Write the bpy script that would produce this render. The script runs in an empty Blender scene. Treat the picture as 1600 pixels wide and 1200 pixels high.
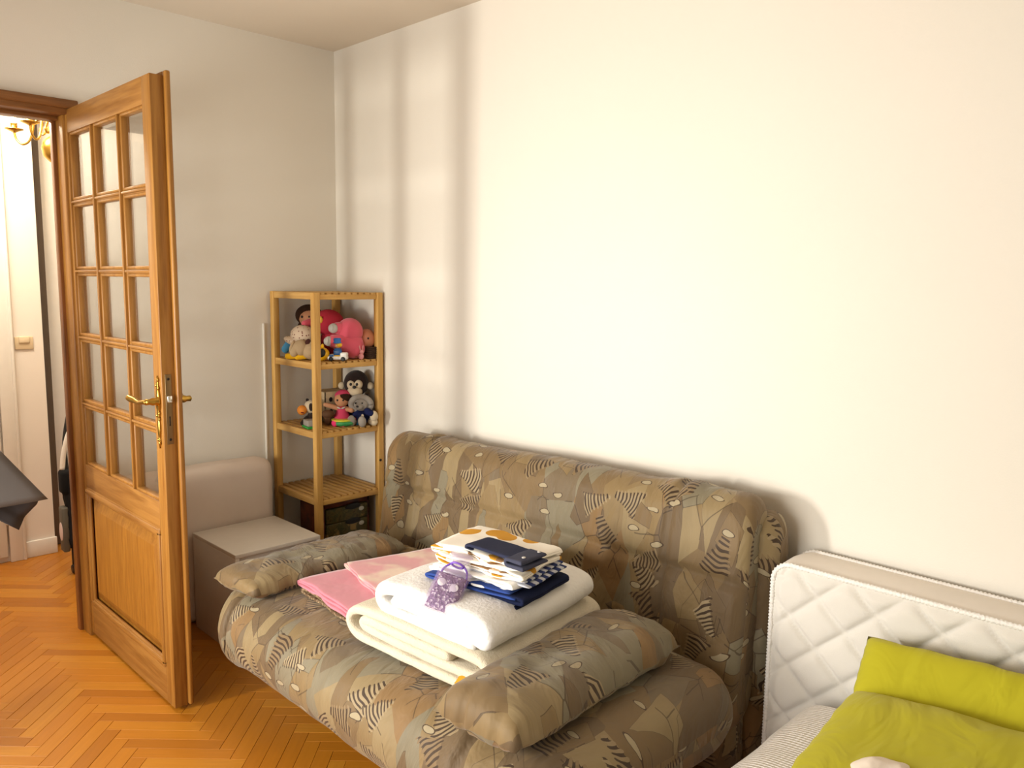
import bpy, bmesh, math, random
from mathutils import Vector, Matrix, noise, Euler
random.seed(7)
S = bpy.context.scene
COL = S.collection
# ------------------------------------------------------------------ camera, world, light, exposure
def aim_camera():
    f, yaw, pitch, roll = 1258.48, 0.7879, 0.1263, 0.0132
    pos = Vector((3.3638, -2.1511, 1.4353))
    fw = Vector((-math.sin(yaw)*math.cos(pitch), math.cos(yaw)*math.cos(pitch), -math.sin(pitch)))
    r = Vector((math.cos(yaw), math.sin(yaw), 0)); u = r.cross(fw)
    c, s = math.cos(roll), math.sin(roll)
    r, u = r*c + u*s, u*c - r*s
    cam = bpy.data.cameras.new('camera'); cam.sensor_fit = 'HORIZONTAL'; cam.sensor_width = 36
    cam.lens = 36*f/1600; cam.clip_start = 0.05
    o = bpy.data.objects.new('camera', cam); COL.objects.link(o)
    m = Matrix((r, u, -fw)).transposed().to_4x4(); m.translation = pos
    o.matrix_world = m; S.camera = o
aim_camera()
S.view_settings.view_transform = 'Standard'; S.view_settings.look = 'None'
S.view_settings.exposure = 0.0; S.view_settings.gamma = 1.0
S.view_settings.use_curve_mapping = False
w = bpy.data.worlds.new('sky'); S.world = w; w.use_nodes = True
w.node_tree.nodes['Background'].inputs[0].default_value = (0.80, 0.88, 1.0, 1); w.node_tree.nodes['Background'].inputs[1].default_value = 1.5
def lamp(name, kind, loc, energy, color, size=None, aim=None, radius=0.03, spread=None):
    l = bpy.data.lights.new(name, kind); l.energy = energy; l.color = color
    if kind == 'AREA': l.shape = 'RECTANGLE'; l.size, l.size_y = size
    else: l.shadow_soft_size = radius
    o = bpy.data.objects.new(name, l); COL.objects.link(o); o.location = loc
    if kind == 'AREA' and spread: l.spread = spread
    if aim: o.rotation_euler = (Vector(aim)-Vector(loc)).to_track_quat('-Z', 'Y').to_euler()
    return o
lamp('window_daylight', 'AREA', (1.9, -3.22, 1.15), 34, (1.0, 0.94, 0.86), (1.6, 1.5), (1.9, 0, 1.10), spread=math.radians(125))
lamp('low_daylight', 'AREA', (0.53, -3.20, 1.12), 31, (1.0, 0.94, 0.86), (0.20, 0.55), (1.9, 0, 1.10), spread=math.radians(110))
lamp('hall_fill_light', 'AREA', (-0.55, -1.5, 2.44), 16, (1.0, 0.92, 0.8), (0.5, 0.5), (-0.55, -1.5, 0))  # area lamp added to brighten the hall, besides the chandelier

# ------------------------------------------------------------------ helpers
def lin(c):
    return tuple((v/255/12.92 if v/255 <= 0.04045 else ((v/255+0.055)/1.055)**2.4) for v in c) + (1,)
class NT:
    def __init__(s, name):
        s.m = bpy.data.materials.new(name); s.m.use_nodes = True
        s.t = s.m.node_tree; s.p = s.t.nodes['Principled BSDF']; s.out = s.t.nodes['Material Output']
    def n(s, typ, ins=None, **kw):
        x = s.t.nodes.new(typ)
        for k, v in kw.items(): setattr(x, k, v)
        for k, v in (ins or {}).items():
            if isinstance(v, bpy.types.NodeSocket): s.t.links.new(v, x.inputs[k])
            else: x.inputs[k].default_value = v
        return x
    def l(s, a, b): s.t.links.new(a, b)
    def math(s, op, a, b=0.0, c=0.0): return s.n('ShaderNodeMath', {0: a, 1: b, 2: c}, operation=op).outputs[0]
    def mix(s, f, a, b, blend='MIX'):
        x = s.n('ShaderNodeMix', data_type='RGBA', blend_type=blend)
        for sock, v in ((x.inputs[0], f), (x.inputs[6], a), (x.inputs[7], b)):
            if isinstance(v, bpy.types.NodeSocket): s.l(v, sock)
            else: sock.default_value = v
        return x.outputs[2]
    def ramp(s, f, stops, interp='LINEAR'):
        x = s.n('ShaderNodeValToRGB'); x.color_ramp.interpolation = interp
        e = x.color_ramp.elements
        while len(e) > 1: e.remove(e[0])
        for i, (p, c) in enumerate(stops):
            q = e[0] if i == 0 else e.new(p)
            q.position = p; q.color = c
        s.l(f, x.inputs[0]); return x.outputs[0]
    def uv(s, scale=(1, 1, 1), kind='UV'):
        c = s.n('ShaderNodeTexCoord')
        return s.n('ShaderNodeMapping', {0: c.outputs[kind], 3: scale}).outputs[0]
    def bump(s, h, strength=0.3, dist=0.01):
        b = s.n('ShaderNodeBump', {'Strength': strength, 'Distance': dist, 'Height': h})
        s.l(b.outputs[0], s.p.inputs['Normal'])
    def set(s, **kw):
        for k, v in kw.items():
            sock = s.p.inputs[k.replace('_', ' ')]
            if isinstance(v, bpy.types.NodeSocket): s.l(v, sock)
            else: sock.default_value = v
        return s
def cloth(name, rgb, rough=0.9, var=0.08, weave=900, strength=0.25, kind='Object', sheen=0.0):
    t = NT(name); c = lin(rgb)
    big = t.n('ShaderNodeTexNoise', {'Vector': t.uv(kind=kind), 'Scale': 9.0, 'Detail': 3.0}).outputs[0]
    dark = tuple(v*(1-var*2) for v in c[:3])+(1,)
    t.set(Base_Color=t.mix(big, dark, c), Roughness=rough, Sheen_Weight=sheen)
    t.p.inputs['Specular IOR Level'].default_value = 0.2
    fine = t.n('ShaderNodeTexNoise', {'Vector': t.uv(kind=kind), 'Scale': weave, 'Detail': 2.0}).outputs[0]
    t.bump(fine, strength, 0.002); return t.m
def plain(name, rgb, rough=0.5, metal=0.0, spec=0.5):
    t = NT(name)
    nz = t.n('ShaderNodeTexNoise', {'Vector': t.uv(kind='Object'), 'Scale': 25.0, 'Detail': 3.0}).outputs[0]
    c = lin(rgb); t.set(Base_Color=t.mix(nz, tuple(v*0.93 for v in c[:3])+(1,), c), Roughness=rough, Metallic=metal)
    t.p.inputs['Specular IOR Level'].default_value = spec
    return t.m
def wood(name, a, b, axis='Z', rough=0.42, grain=1.0, spec=0.4):
    t = NT(name)
    sc = {'X': (2.5, 40, 40), 'Y': (40, 2.5, 40), 'Z': (40, 40, 2.5)}[axis]
    v = t.uv(sc, 'Object')
    n1 = t.n('ShaderNodeTexNoise', {'Vector': v, 'Scale': 1.0*grain, 'Detail': 6.0, 'Distortion': 0.6}).outputs[0]
    n2 = t.n('ShaderNodeTexNoise', {'Vector': v, 'Scale': 4.5*grain, 'Detail': 3.0}).outputs[0]
    g = t.math('ADD', t.math('MULTIPLY', n1, 0.7), t.math('MULTIPLY', n2, 0.3))
    t.set(Base_Color=t.ramp(g, [(0.34, lin(b)), (0.62, lin(a))]), Roughness=rough)
    t.p.inputs['Specular IOR Level'].default_value = spec
    t.bump(n2, 0.08, 0.002); return t.m

def obj(name, bm_or_me, mats, parent=None, smooth=True, angle=None):
    if isinstance(bm_or_me, bmesh.types.BMesh):
        me = bpy.data.meshes.new(name); bm_or_me.normal_update(); bm_or_me.to_mesh(me); bm_or_me.free()
    else: me = bm_or_me
    if not isinstance(mats, (list, tuple)): mats = [mats]
    if not me.materials:
        for m in mats: me.materials.append(m)
    if smooth:
        me.polygons.foreach_set('use_smooth', [True]*len(me.polygons))
        if angle: me.set_sharp_from_angle(angle=math.radians(angle))
    o = bpy.data.objects.new(name, me); COL.objects.link(o)
    if parent: o.parent = parent
    return o
def tag(o, label=None, cat=None, group=None, kind=None):
    for k, v in (('label', label), ('category', cat), ('group', group), ('kind', kind)):
        if v: o[k] = v
    return o
def thing(name, label, cat, loc=(0, 0, 0), rz=0, group=None):
    o = bpy.data.objects.new(name, None); COL.objects.link(o); o.empty_display_size = 0.05
    o.location = loc; o.rotation_euler = (0, 0, rz)
    return tag(o, label, cat, group)
def box(bm, lo, hi, bev=0.0, seg=2, rot=None):
    lo, hi = Vector(lo), Vector(hi); c = (lo+hi)/2; d = hi-lo
    m = Matrix.Translation(c) @ (rot.to_4x4() if rot else Matrix()) @ Matrix.Diagonal((abs(d.x), abs(d.y), abs(d.z), 1))
    r = bmesh.ops.create_cube(bm, size=1, matrix=m)
    if bev > 0:
        es = list({e for v in r['verts'] for e in v.link_edges})
        bmesh.ops.bevel(bm, geom=es, offset=bev, segments=seg, profile=0.5, affect='EDGES')
    return bm
def B(lo, hi, bev=0.003, seg=2): return box(bmesh.new(), lo, hi, bev, seg)
def ell(bm, c, r, rot=(0, 0, 0), u=20, v=14):
    m = Matrix.Translation(c) @ Euler(rot).to_matrix().to_4x4() @ Matrix.Diagonal((r[0], r[1], r[2], 1))
    bmesh.ops.create_uvsphere(bm, u_segments=u, v_segments=v, radius=1, matrix=m); return bm
def E(c, r, rot=(0, 0, 0)): return ell(bmesh.new(), c, r, rot)
def catmull(pts, n=8, closed=False):
    P = [Vector(p) for p in pts]; out = []; k = len(P)
    rng = k if closed else k-1
    for i in range(rng):
        if closed: a, b, c, d = P[(i-1) % k], P[i], P[(i+1) % k], P[(i+2) % k]
        else: a, b, c, d = P[max(i-1, 0)], P[i], P[i+1], P[min(i+2, k-1)]
        for j in range(n):
            t = j/n; out.append(0.5*((2*b)+(c-a)*t+(2*a-5*b+4*c-d)*t*t+(3*b-a-3*c+d)*t**3))
    if not closed: out.append(P[-1])
    return out
def tube(bm, pts, rad, n=10, cap=True):
    """tube along points; rad is a number or one per point; rounded caps come from the radii"""
    P = [Vector(p) for p in pts]; R = rad if isinstance(rad, (list, tuple)) else [rad]*len(P)
    rings = []; up = None
    for i, p in enumerate(P):
        d = (P[min(i+1, len(P)-1)]-P[max(i-1, 0)]).normalized()
        if up is None: up = Vector((0, 0, 1)) if abs(d.z) < 0.9 else Vector((1, 0, 0))
        a = d.cross(up).normalized(); b = a.cross(d).normalized(); up = b
        rings.append([bm.verts.new(p+(a*math.cos(2*math.pi*k/n)+b*math.sin(2*math.pi*k/n))*R[i]) for k in range(n)])
    for i in range(len(rings)-1):
        for k in range(n):
            bm.faces.new((rings[i][k], rings[i+1][k], rings[i+1][(k+1) % n], rings[i][(k+1) % n]))
    if cap:
        bm.faces.new(rings[0]); bm.faces.new(list(reversed(rings[-1])))
    return bm
def T(pts, rad, n=10): return tube(bmesh.new(), pts, rad, n)
def capsule(bm, a, b, r0, r1, n=12):
    a, b = Vector(a), Vector(b); d = (b-a).normalized(); pts, rr = [], []
    for k in range(5):
        t = math.pi/2*k/4; pts.append(a-d*r0*math.cos(t)); rr.append(max(r0*math.sin(t), 0.0004))
    for k in range(5):
        t = math.pi/2*k/4; pts.append(b+d*r1*math.sin(t)); rr.append(max(r1*math.cos(t), 0.0004))
    return tube(bm, pts, rr, n)
def CAP(a, b, r0, r1, n=12): return capsule(bmesh.new(), a, b, r0, r1, n)
def lathe(bm, prof, c=(0, 0, 0), n=20, rot=None):
    rings = []; M = rot.to_matrix() if rot else Matrix.Identity(3)
    for r, z in prof:
        rings.append([bm.verts.new(Vector(c)+M @ Vector((max(r, 0.0003)*math.cos(2*math.pi*k/n), max(r, 0.0003)*math.sin(2*math.pi*k/n), z))) for k in range(n)])
    for i in range(len(rings)-1):
        for k in range(n):
            bm.faces.new((rings[i][k], rings[i][(k+1) % n], rings[i+1][(k+1) % n], rings[i+1][k]))
    bm.faces.new(list(reversed(rings[0]))); bm.faces.new(rings[-1]); return bm
def fbm(p, s, seed=0.0):
    q = Vector(p)*s+Vector((seed*7.3, seed*3.1, seed*5.7))
    return noise.noise(q)*0.6+noise.noise(q*2.1)*0.28+noise.noise(q*4.3)*0.12
def arcs(prof):
    L = [0.0]
    for i in range(1, len(prof)+1): L.append(L[-1]+(Vector(prof[i % len(prof)])-Vector(prof[i-1])).length)
    return L
def sweep(prof, xs, end_r=0.05, amp=0.006, nscale=6.0, seed=1.0, seams=(), seam_depth=0.012, hump=None, place=None, cutrows=()):
    """loft a closed (y,z) profile along x with softly rounded ends, stitched grooves and wrinkles; UVs in metres"""
    prof = [Vector(p) for p in prof]; n = len(prof); c = sum(prof, Vector((0, 0)))/n
    hy = max(abs(p.x-c.x) for p in prof); hz = max(abs(p.y-c.y) for p in prof)
    arc = arcs(prof); bm = bmesh.new(); uvl = bm.loops.layers.uv.new('UVMap')
    nor = []
    for i in range(n):
        d = prof[(i+1) % n]-prof[i-1]; q = Vector((d.y, -d.x))
        nor.append(q.normalized() if q.length > 0 else Vector((0, 0)))
    area = sum(prof[i].x*prof[(i+1) % n].y-prof[(i+1) % n].x*prof[i].y for i in range(n))
    if area < 0: nor = [-q for q in nor]
    rings = []; x0, x1 = xs[0], xs[-1]
    for x in xs:
        d = min(x-x0, x1-x); k = 0.0
        if d < end_r: k = end_r*(1-math.sqrt(max(0.0, 1-(1-d/end_r)**2)))
        sy, sz = max(1-k/hy, 0.05), max(1-k/hz, 0.05)
        g = -sum(seam_depth*math.exp(-((x-sx)/0.011)**2) - seam_depth*0.6*math.exp(-((x-sx)/0.06)**2) for sx in seams)
        ring = []
        for i, p in enumerate(prof):
            q = Vector((c.x+(p.x-c.x)*sy, c.y+(p.y-c.y)*sz))
            e = g
            for cr in cutrows: e -= seam_depth*0.8*math.exp(-((arc[i]-cr)/0.010)**2)
            e += amp*fbm((x, q.x, q.y), nscale, seed)+amp*0.6*fbm((x*0.5, q.x*2, q.y*2), nscale*2.3, seed+3)
            q = q+nor[i]*e
            v = Vector((x, q.x, q.y))
            if hump: v = hump(v)
            if place: v = place(v)
            ring.append(bm.verts.new(v))
        rings.append(ring)
    def face(vs, uvs):
        f = bm.faces.new(vs)
        for lp, q in zip(f.loops, uvs): lp[uvl].uv = q
    for i in range(len(xs)-1):
        for k in range(n):
            k2 = (k+1) % n
            face((rings[i][k], rings[i+1][k], rings[i+1][k2], rings[i][k2]),
                 ((xs[i], arc[k]), (xs[i+1], arc[k]), (xs[i+1], arc[k+1]), (xs[i], arc[k+1])))
    for ring, x in ((rings[0], x0), (rings[-1], x1)):
        cv = bm.verts.new(sum((v.co for v in ring), Vector())/n)
        for k in range(n):
            k2 = (k+1) % n; vs = (ring[k], ring[k2], cv)
            face(vs, [(p.co.y*1.0+x, p.co.z) for p in vs])
    bmesh.ops.recalc_face_normals(bm, faces=bm.faces)
    return bm
def rrect(y0, y1, z0, z1, r, n=10, per=10):
    """rounded rectangle, counter-clockwise"""
    pts = []
    for cx, cz, a0 in ((y1-r, z0+r, -90), (y1-r, z1-r, 0), (y0+r, z1-r, 90), (y0+r, z0+r, 180)):
        for k in range(n+1):
            a = math.radians(a0+90*k/n); pts.append(Vector((cx+r*math.cos(a), cz+r*math.sin(a))))
    return resample(pts, per)
def resample(pts, step_n):
    """closed polyline resampled to about step_n*10 even points"""
    L = arcs(pts); tot = L[-1]; n = step_n*10; out = []; j = 0
    for i in range(n):
        s = tot*i/n
        while L[j+1] < s: j += 1
        t = (s-L[j])/max(L[j+1]-L[j], 1e-9)
        out.append(Vector(pts[j]).lerp(Vector(pts[(j+1) % len(pts)]), t))
    return out
def lin_space(a, b, n): return [a+(b-a)*i/(n-1) for i in range(n)]
def end_space(a, b, n, r, m=7):
    """samples denser at the two rounded ends"""
    e = [r*(1-math.cos(math.pi/2*i/m)) for i in range(m)]
    return [a+q for q in e]+lin_space(a+r, b-r, n)+[b-q for q in reversed(e)]
def cushion(lx, ly, lz, n=44, p=2.6, pinch=0.12, amp=0.008, ns=9.0, seed=1.0, flat=0.35, ruffle=0.0, pv=None):
    """soft pillow about the origin, long along x; UVs in metres"""
    bm = bmesh.new(); uvl = bm.loops.layers.uv.new('UVMap'); m = max(8, int(n*ly/lx))
    def side(sg):
        g = []
        for j in range(m+1):
            row = []
            for i in range(n+1):
                u, v = -1+2*i/n, -1+2*j/m
                h = (max(0, 1-abs(u)**p)*max(0, 1-abs(v)**(pv or p)))**0.5
                x = u*lx/2*(1-pinch*abs(v)**2*0.5*(1-abs(u)**4)*0.5); y = v*ly/2*(1-pinch*(1-abs(v)**6)*0-pinch*abs(u)**3*0.6)
                x += ruffle*noise.noise(Vector((v*5, sg*0, seed)))*abs(u)**6; y += ruffle*noise.noise(Vector((u*6, 3, seed)))*abs(v)**6
                z = sg*lz/2*h*(1 if sg > 0 else flat*2)
                z += (amp*fbm((x, y, sg*0.2), ns, seed)+amp*0.7*(1-abs(noise.noise(Vector((x*14, y*6, seed))))*2)*(abs(u)**3+abs(v)**2)*0.5)*min(1, h*2)
                row.append(Vector((x, y, z)))
            g.append(row)
        return g
    top, bot = side(1), side(-1)
    V = {}
    def vert(sg, i, j):
        edge = i in (0, n) or j in (0, m); key = (0 if edge else sg, i, j)
        if key not in V: V[key] = bm.verts.new((top if sg > 0 else bot)[j][i])
        return V[key]
    for sg in (1, -1):
        for j in range(m):
            for i in range(n):
                q = [(i, j), (i+1, j), (i+1, j+1), (i, j+1)]
                if sg < 0: q.reverse()
                f = bm.faces.new([vert(sg, *a) for a in q])
                for lp, (a, b) in zip(f.loops, q): lp[uvl].uv = (a/n*lx+(0 if sg > 0 else 0.7), b/m*ly)
    return bm
def ribbon(path, thick, y0, y1, ny=24, amp=0.003, ns=14.0, seed=1.0, sm=6, skew=0.0, wave=0.0, taper=1.0):
    """a thick cloth: open path in (x,z), given thickness, drawn out along y; folded cloths show their layers at the ends"""
    P = catmull([(p[0], p[1], 0) for p in path], sm); P = [Vector((p.x, p.y)) for p in P]; n = len(P)
    N = []
    for i in range(n):
        d = P[min(i+1, n-1)]-P[max(i-1, 0)]; N.append(Vector((-d.y, d.x)).normalized())
    L = [0]
    for i in range(1, n): L.append(L[-1]+(P[i]-P[i-1]).length)
    bm = bmesh.new(); uvl = bm.loops.layers.uv.new('UVMap'); rings = []
    e = min(thick*0.5, abs(y1-y0)*0.2)
    ys = [y0, y0+e*0.15, y0+e*0.45, y0+e]+[y0+e+(y1-y0-2*e)*k/ny for k in range(1, ny)]+[y1-e, y1-e*0.45, y1-e*0.15, y1]
    ts = [0.35, 0.68, 0.9, 1]+[1]*(ny-1)+[1, 0.9, 0.68, 0.35]
    for y, t in zip(ys, ts):
        A, Bv = [], []
        f = (y-y0)/(y1-y0)
        for i in range(n):
            tt = thick/2*t*(0.55 if i in (0, n-1) else 1)
            for sg, lst in ((1, A), (-1, Bv)):
                q = P[i]+N[i]*(sg*tt)
                d = amp*fbm((q.x, y, q.y), ns, seed)
                q = q+N[i]*d*sg*1.0
                lst.append(bm.verts.new((q.x+skew*f+wave*noise.noise(Vector((y*7, q.y*20, seed))), y+wave*1.2*noise.noise(Vector((q.x*9, L[i]*6, seed+5))), q.y)))
        rings.append((A, Bv))
    def face(vs, uvs):
        try: f_ = bm.faces.new(vs)
        except ValueError: return
        for lp, q in zip(f_.loops, uvs): lp[uvl].uv = q
    for j in range(len(ys)-1):
        (A, Bv), (A2, B2) = rings[j], rings[j+1]
        for i in range(n-1):
            uvs = ((L[i], ys[j]), (L[i+1], ys[j]), (L[i+1], ys[j+1]), (L[i], ys[j+1]))
            face((A[i], A[i+1], A2[i+1], A2[i]), uvs); face((Bv[i+1], Bv[i], B2[i], B2[i+1]), (uvs[1], uvs[0], uvs[3], uvs[2]))
        for i in (0, n-1): face((A[i], A2[i], B2[i], Bv[i]), ((L[i], ys[j]), (L[i], ys[j+1]), (L[i], ys[j+1]), (L[i], ys[j])))
    for A, Bv in (rings[0], rings[-1]):
        for i in range(n-1): face((A[i], A[i+1], Bv[i+1], Bv[i]), ((L[i], 0), (L[i+1], 0), (L[i+1], 0.01), (L[i], 0.01)))
    bmesh.ops.recalc_face_normals(bm, faces=bm.faces)
    return bm
def xform(bm, M): bmesh.ops.transform(bm, matrix=M, verts=bm.verts); return bm

# ------------------------------------------------------------------ materials
def wall_mat(name, rgb, grain=0.12):
    t = NT(name); v = t.uv(kind='Object')
    big = t.n('ShaderNodeTexNoise', {'Vector': v, 'Scale': 2.0, 'Detail': 3.0}).outputs[0]
    fine = t.n('ShaderNodeTexNoise', {'Vector': v, 'Scale': 220.0, 'Detail': 3.0}).outputs[0]
    c = lin(rgb); t.set(Base_Color=t.mix(big, tuple(x*0.96 for x in c[:3])+(1,), c), Roughness=0.75)
    t.p.inputs['Specular IOR Level'].default_value = 0.25
    t.bump(fine, grain, 0.003); return t.m
M_wall = wall_mat('painted_wall', (232, 226, 214)); M_ceil = wall_mat('ceiling_paint', (226, 214, 196), 0.05)
M_hall = wall_mat('hall_paint', (240, 232, 222)); M_white = plain('white_paint', (238, 234, 226), 0.45)
M_oakV = wood('door_oak_upright', (164, 115, 50), (131, 83, 28), 'Z'); M_oakH = wood('door_oak_across', (161, 113, 53), (127, 81, 30), 'X')
M_oakY = wood('casing_oak_across', (145, 97, 51), (102, 62, 28), 'Y'); M_oakP = wood('door_panel_oak', (161, 108, 37), (132, 83, 25), 'Z', grain=1.6)
M_pine = wood('rack_pine', (214, 170, 96), (190, 140, 68), 'Z', 0.5); M_pineX = wood('rack_pine_across', (208, 166, 98), (182, 136, 70), 'X', 0.5)
M_brass = plain('brass', (196, 156, 72), 0.28, 1.0); M_oldbrass = plain('dull_brass', (140, 116, 82), 0.45, 1.0)
M_black = plain('black_plastic', (22, 22, 24), 0.45); M_dark = plain('dark_metal', (40, 34, 30), 0.5, 0.6)
def parquet(name, islands):
    t = NT(name)
    rnd = t.n('ShaderNodeNewGeometry').outputs['Random Per Island'] if islands else t.n('ShaderNodeObjectInfo').outputs['Random']
    off = t.n('ShaderNodeVectorMath', {0: t.n('ShaderNodeTexCoord').outputs['UV'], 1: t.n('ShaderNodeCombineXYZ', {0: t.math('MULTIPLY', rnd, 37.0), 1: t.math('MULTIPLY', rnd, 91.0), 2: 0.0}).outputs[0]}, operation='ADD').outputs[0]
    v = t.n('ShaderNodeMapping', {0: off, 3: (6, 90, 1)}).outputs[0]
    g = t.n('ShaderNodeTexNoise', {'Vector': v, 'Scale': 1.0, 'Detail': 6.0, 'Distortion': 0.5}).outputs[0]
    base = t.ramp(rnd, [(0.0, lin((170, 104, 22))), (0.35, lin((188, 118, 28))), (0.7, lin((196, 126, 32))), (1.0, lin((204, 138, 42)))])
    t.set(Base_Color=t.mix(t.math('MULTIPLY', g, 0.55), base, lin((150, 88, 16))), Roughness=0.34)
    t.bump(g, 0.05, 0.002); return t.m
M_blk, M_blks = parquet('parquet_oak', False), parquet('parquet_oak_far', True)
def glass_mat():
    t = NT('clear_glass'); t.t.nodes.remove(t.p)
    tr = t.n('ShaderNodeBsdfTransparent', {0: (0.985, 0.99, 0.985, 1)}); gl = t.n('ShaderNodeBsdfGlossy', {'Roughness': 0.0})
    fc = t.n('ShaderNodeLayerWeight', {0: 0.5}).outputs['Facing']; fr = t.math('MULTIPLY_ADD', t.math('POWER', fc, 5.0), 0.96, 0.04); mx = t.n('ShaderNodeMixShader', {0: fr, 1: tr.outputs[0], 2: gl.outputs[0]})
    t.l(mx.outputs[0], t.out.inputs[0]); return t.m
M_glass = glass_mat()
def sofa_fabric():
    t = NT('patchwork_print_cotton'); uv0 = t.n('ShaderNodeTexCoord').outputs['UV']
    def warp(scale, k):
        wob = t.n('ShaderNodeTexNoise', {'Vector': uv0, 'Scale': scale, 'Detail': 2.0}).outputs[1]
        wv = t.n('ShaderNodeVectorMath', {0: t.n('ShaderNodeVectorMath', {0: wob, 1: (0.5, 0.5, 0.5)}, operation='SUBTRACT').outputs[0], 3: k}, operation='SCALE').outputs[0]
        return t.n('ShaderNodeVectorMath', {0: uv0, 1: wv}, operation='ADD').outputs[0]
    uv = warp(6.0, 0.022); uvw = warp(9.0, 0.05)
    def mapped(src, rz, sc): return t.n('ShaderNodeMapping', {0: src, 2: (0, 0, rz), 3: sc}).outputs[0]
    def vor(scale, feature='F1', metric='EUCLIDEAN', rnd=1.0, vec=None):
        return t.n('ShaderNodeTexVoronoi', {'Vector': uv if vec is None else vec, 'Scale': scale, 'Randomness': rnd}, voronoi_dimensions='2D', feature=feature, **({} if feature == 'DISTANCE_TO_EDGE' else {'distance': metric}))
    def sep(c): return t.n('ShaderNodeSeparateColor', {0: c}).outputs
    pal = [(0.0, lin((124, 102, 69))), (0.20, lin((139, 117, 79))), (0.42, lin((109, 90, 64))), (0.56, lin((132, 124, 101))), (0.70, lin((139, 109, 69))), (0.80, lin((150, 131, 94))), (0.92, lin((117, 102, 79)))]
    def shards(vec, scale):
        V = vor(scale, vec=vec); return V, sep(V.outputs['Color']), vor(scale, 'DISTANCE_TO_EDGE', vec=vec).outputs['Distance']
    v1, v2, v3 = mapped(uv, 0.3, (1.0, 0.75, 1)), mapped(uv, 1.1, (1.7, 0.7, 1)), mapped(uv, 2.2, (1.9, 0.8, 1))
    A, ca, ea = shards(v1, 9.0); Bv, cb, eb = shards(v2, 8.0); Cv, cc3, ec = shards(v3, 9.0)
    col = t.ramp(ca[0], pal, 'CONSTANT')
    m2 = t.math('GREATER_THAN', cb[1], 0.50); m3 = t.math('GREATER_THAN', cc3[1], 0.72)
    col = t.mix(m2, col, t.ramp(cb[0], pal, 'CONSTANT')); col = t.mix(m3, col, t.ramp(cc3[0], pal, 'CONSTANT'))
    shade = t.n('ShaderNodeTexNoise', {'Vector': mapped(uv, 0.5, (22, 6, 1)), 'Scale': 1.0, 'Detail': 3.0}).outputs[0]
    col = t.mix(t.math('MULTIPLY', shade, 0.42), col, lin((90, 69, 42)))
    gate = t.math('GREATER_THAN', t.n('ShaderNodeTexNoise', {'Vector': uv0, 'Scale': 8.0, 'Detail': 2.0}).outputs[0], 0.5)
    for e_, m_, w_ in ((ea, gate, 0.012), (eb, t.math('MULTIPLY', m2, gate), 0.011), (ec, m3, 0.011)):
        ln = t.math('MULTIPLY', t.math('LESS_THAN', e_, w_), m_); col = t.mix(t.math('MULTIPLY', ln, 0.62), col, lin((57, 41, 27)))
    # striped leaf patches: each patch has its own direction and an irregular wedge outline
    def stripes(col, scale, rnd, seed, cut, freq, half):
        src = t.n('ShaderNodeVectorMath', {0: uvw, 1: (seed*1.7, seed*0.9, 0)}, operation='ADD').outputs[0]
        C = vor(scale, 'F1', 'EUCLIDEAN', rnd, src); cc = sep(C.outputs['Color'])
        loc = t.n('ShaderNodeVectorMath', {0: src, 1: C.outputs['Position']}, operation='SUBTRACT').outputs[0]
        rv = t.n('ShaderNodeVectorRotate', {'Vector': loc, 'Angle': t.math('MULTIPLY', cc[2], 6.28)}, rotation_type='Z_AXIS').outputs[0]
        xy = t.n('ShaderNodeSeparateXYZ', {0: rv}).outputs
        curve = t.math('MULTIPLY_ADD', t.math('MULTIPLY', xy[1], xy[1]), 5.0, xy[0])
        nz = t.n('ShaderNodeTexNoise', {'Vector': src, 'Scale': 16.0, 'Detail': 1.0}).outputs[0]
        ph = t.math('MULTIPLY_ADD', nz, 3.5, t.math('MULTIPLY', curve, freq))
        st = t.math('GREATER_THAN', t.math('SINE', ph), -0.15)
        wid = t.math('MULTIPLY_ADD', xy[0], 0.32, half)
        inside = t.math('MULTIPLY', t.math('LESS_THAN', t.math('ABSOLUTE', xy[0]), t.math('MULTIPLY_ADD', nz, 0.05, 0.025)), t.math('LESS_THAN', t.math('ABSOLUTE', t.math('MULTIPLY_ADD', t.math('SINE', ph), 0.004, xy[1])), wid))
        patch = t.math('MULTIPLY', inside, t.math('GREATER_THAN', cc[0], cut))
        return t.mix(patch, col, t.mix(st, lin((62, 45, 28)), t.mix(cc[1], lin((124, 102, 71)), lin((157, 139, 106)))))
    col = stripes(col, 5.6, 0.9, 0.0, 0.25, 480.0, 0.026); col = stripes(col, 5.0, 0.9, 3.0, 0.5, 540.0, 0.020)
    # pale pebbles with dark rims
    for rz_, sc_, seed_, cut_ in ((0.9, 9.0, 0.0, 0.80), (2.3, 8.0, 4.0, 0.84)):
        D = vor(sc_, 'F1', 'EUCLIDEAN', 1.0, mapped(uvw, rz_, (0.85, 2.0, 1))); cd = sep(D.outputs['Color']); psel = t.math('GREATER_THAN', cd[0], cut_)
        col = t.mix(t.math('MULTIPLY', t.math('LESS_THAN', D.outputs['Distance'], 0.165), psel), col, lin((71, 53, 35)))
        col = t.mix(t.math('MULTIPLY', t.math('LESS_THAN', D.outputs['Distance'], 0.135), psel), col, lin((162, 148, 118)))
    t.set(Base_Color=col, Roughness=0.6, Sheen_Weight=0.15)
    t.p.inputs['Specular IOR Level'].default_value = 0.3
    fold = t.n('ShaderNodeTexNoise', {'Vector': mapped(uv0, 0.2, (16, 7, 1)), 'Scale': 1.0, 'Detail': 3.0, 'Distortion': 1.0}).outputs[0]
    t.bump(fold, 0.40, 0.025); return t.m
M_sofa = sofa_fabric()

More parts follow.
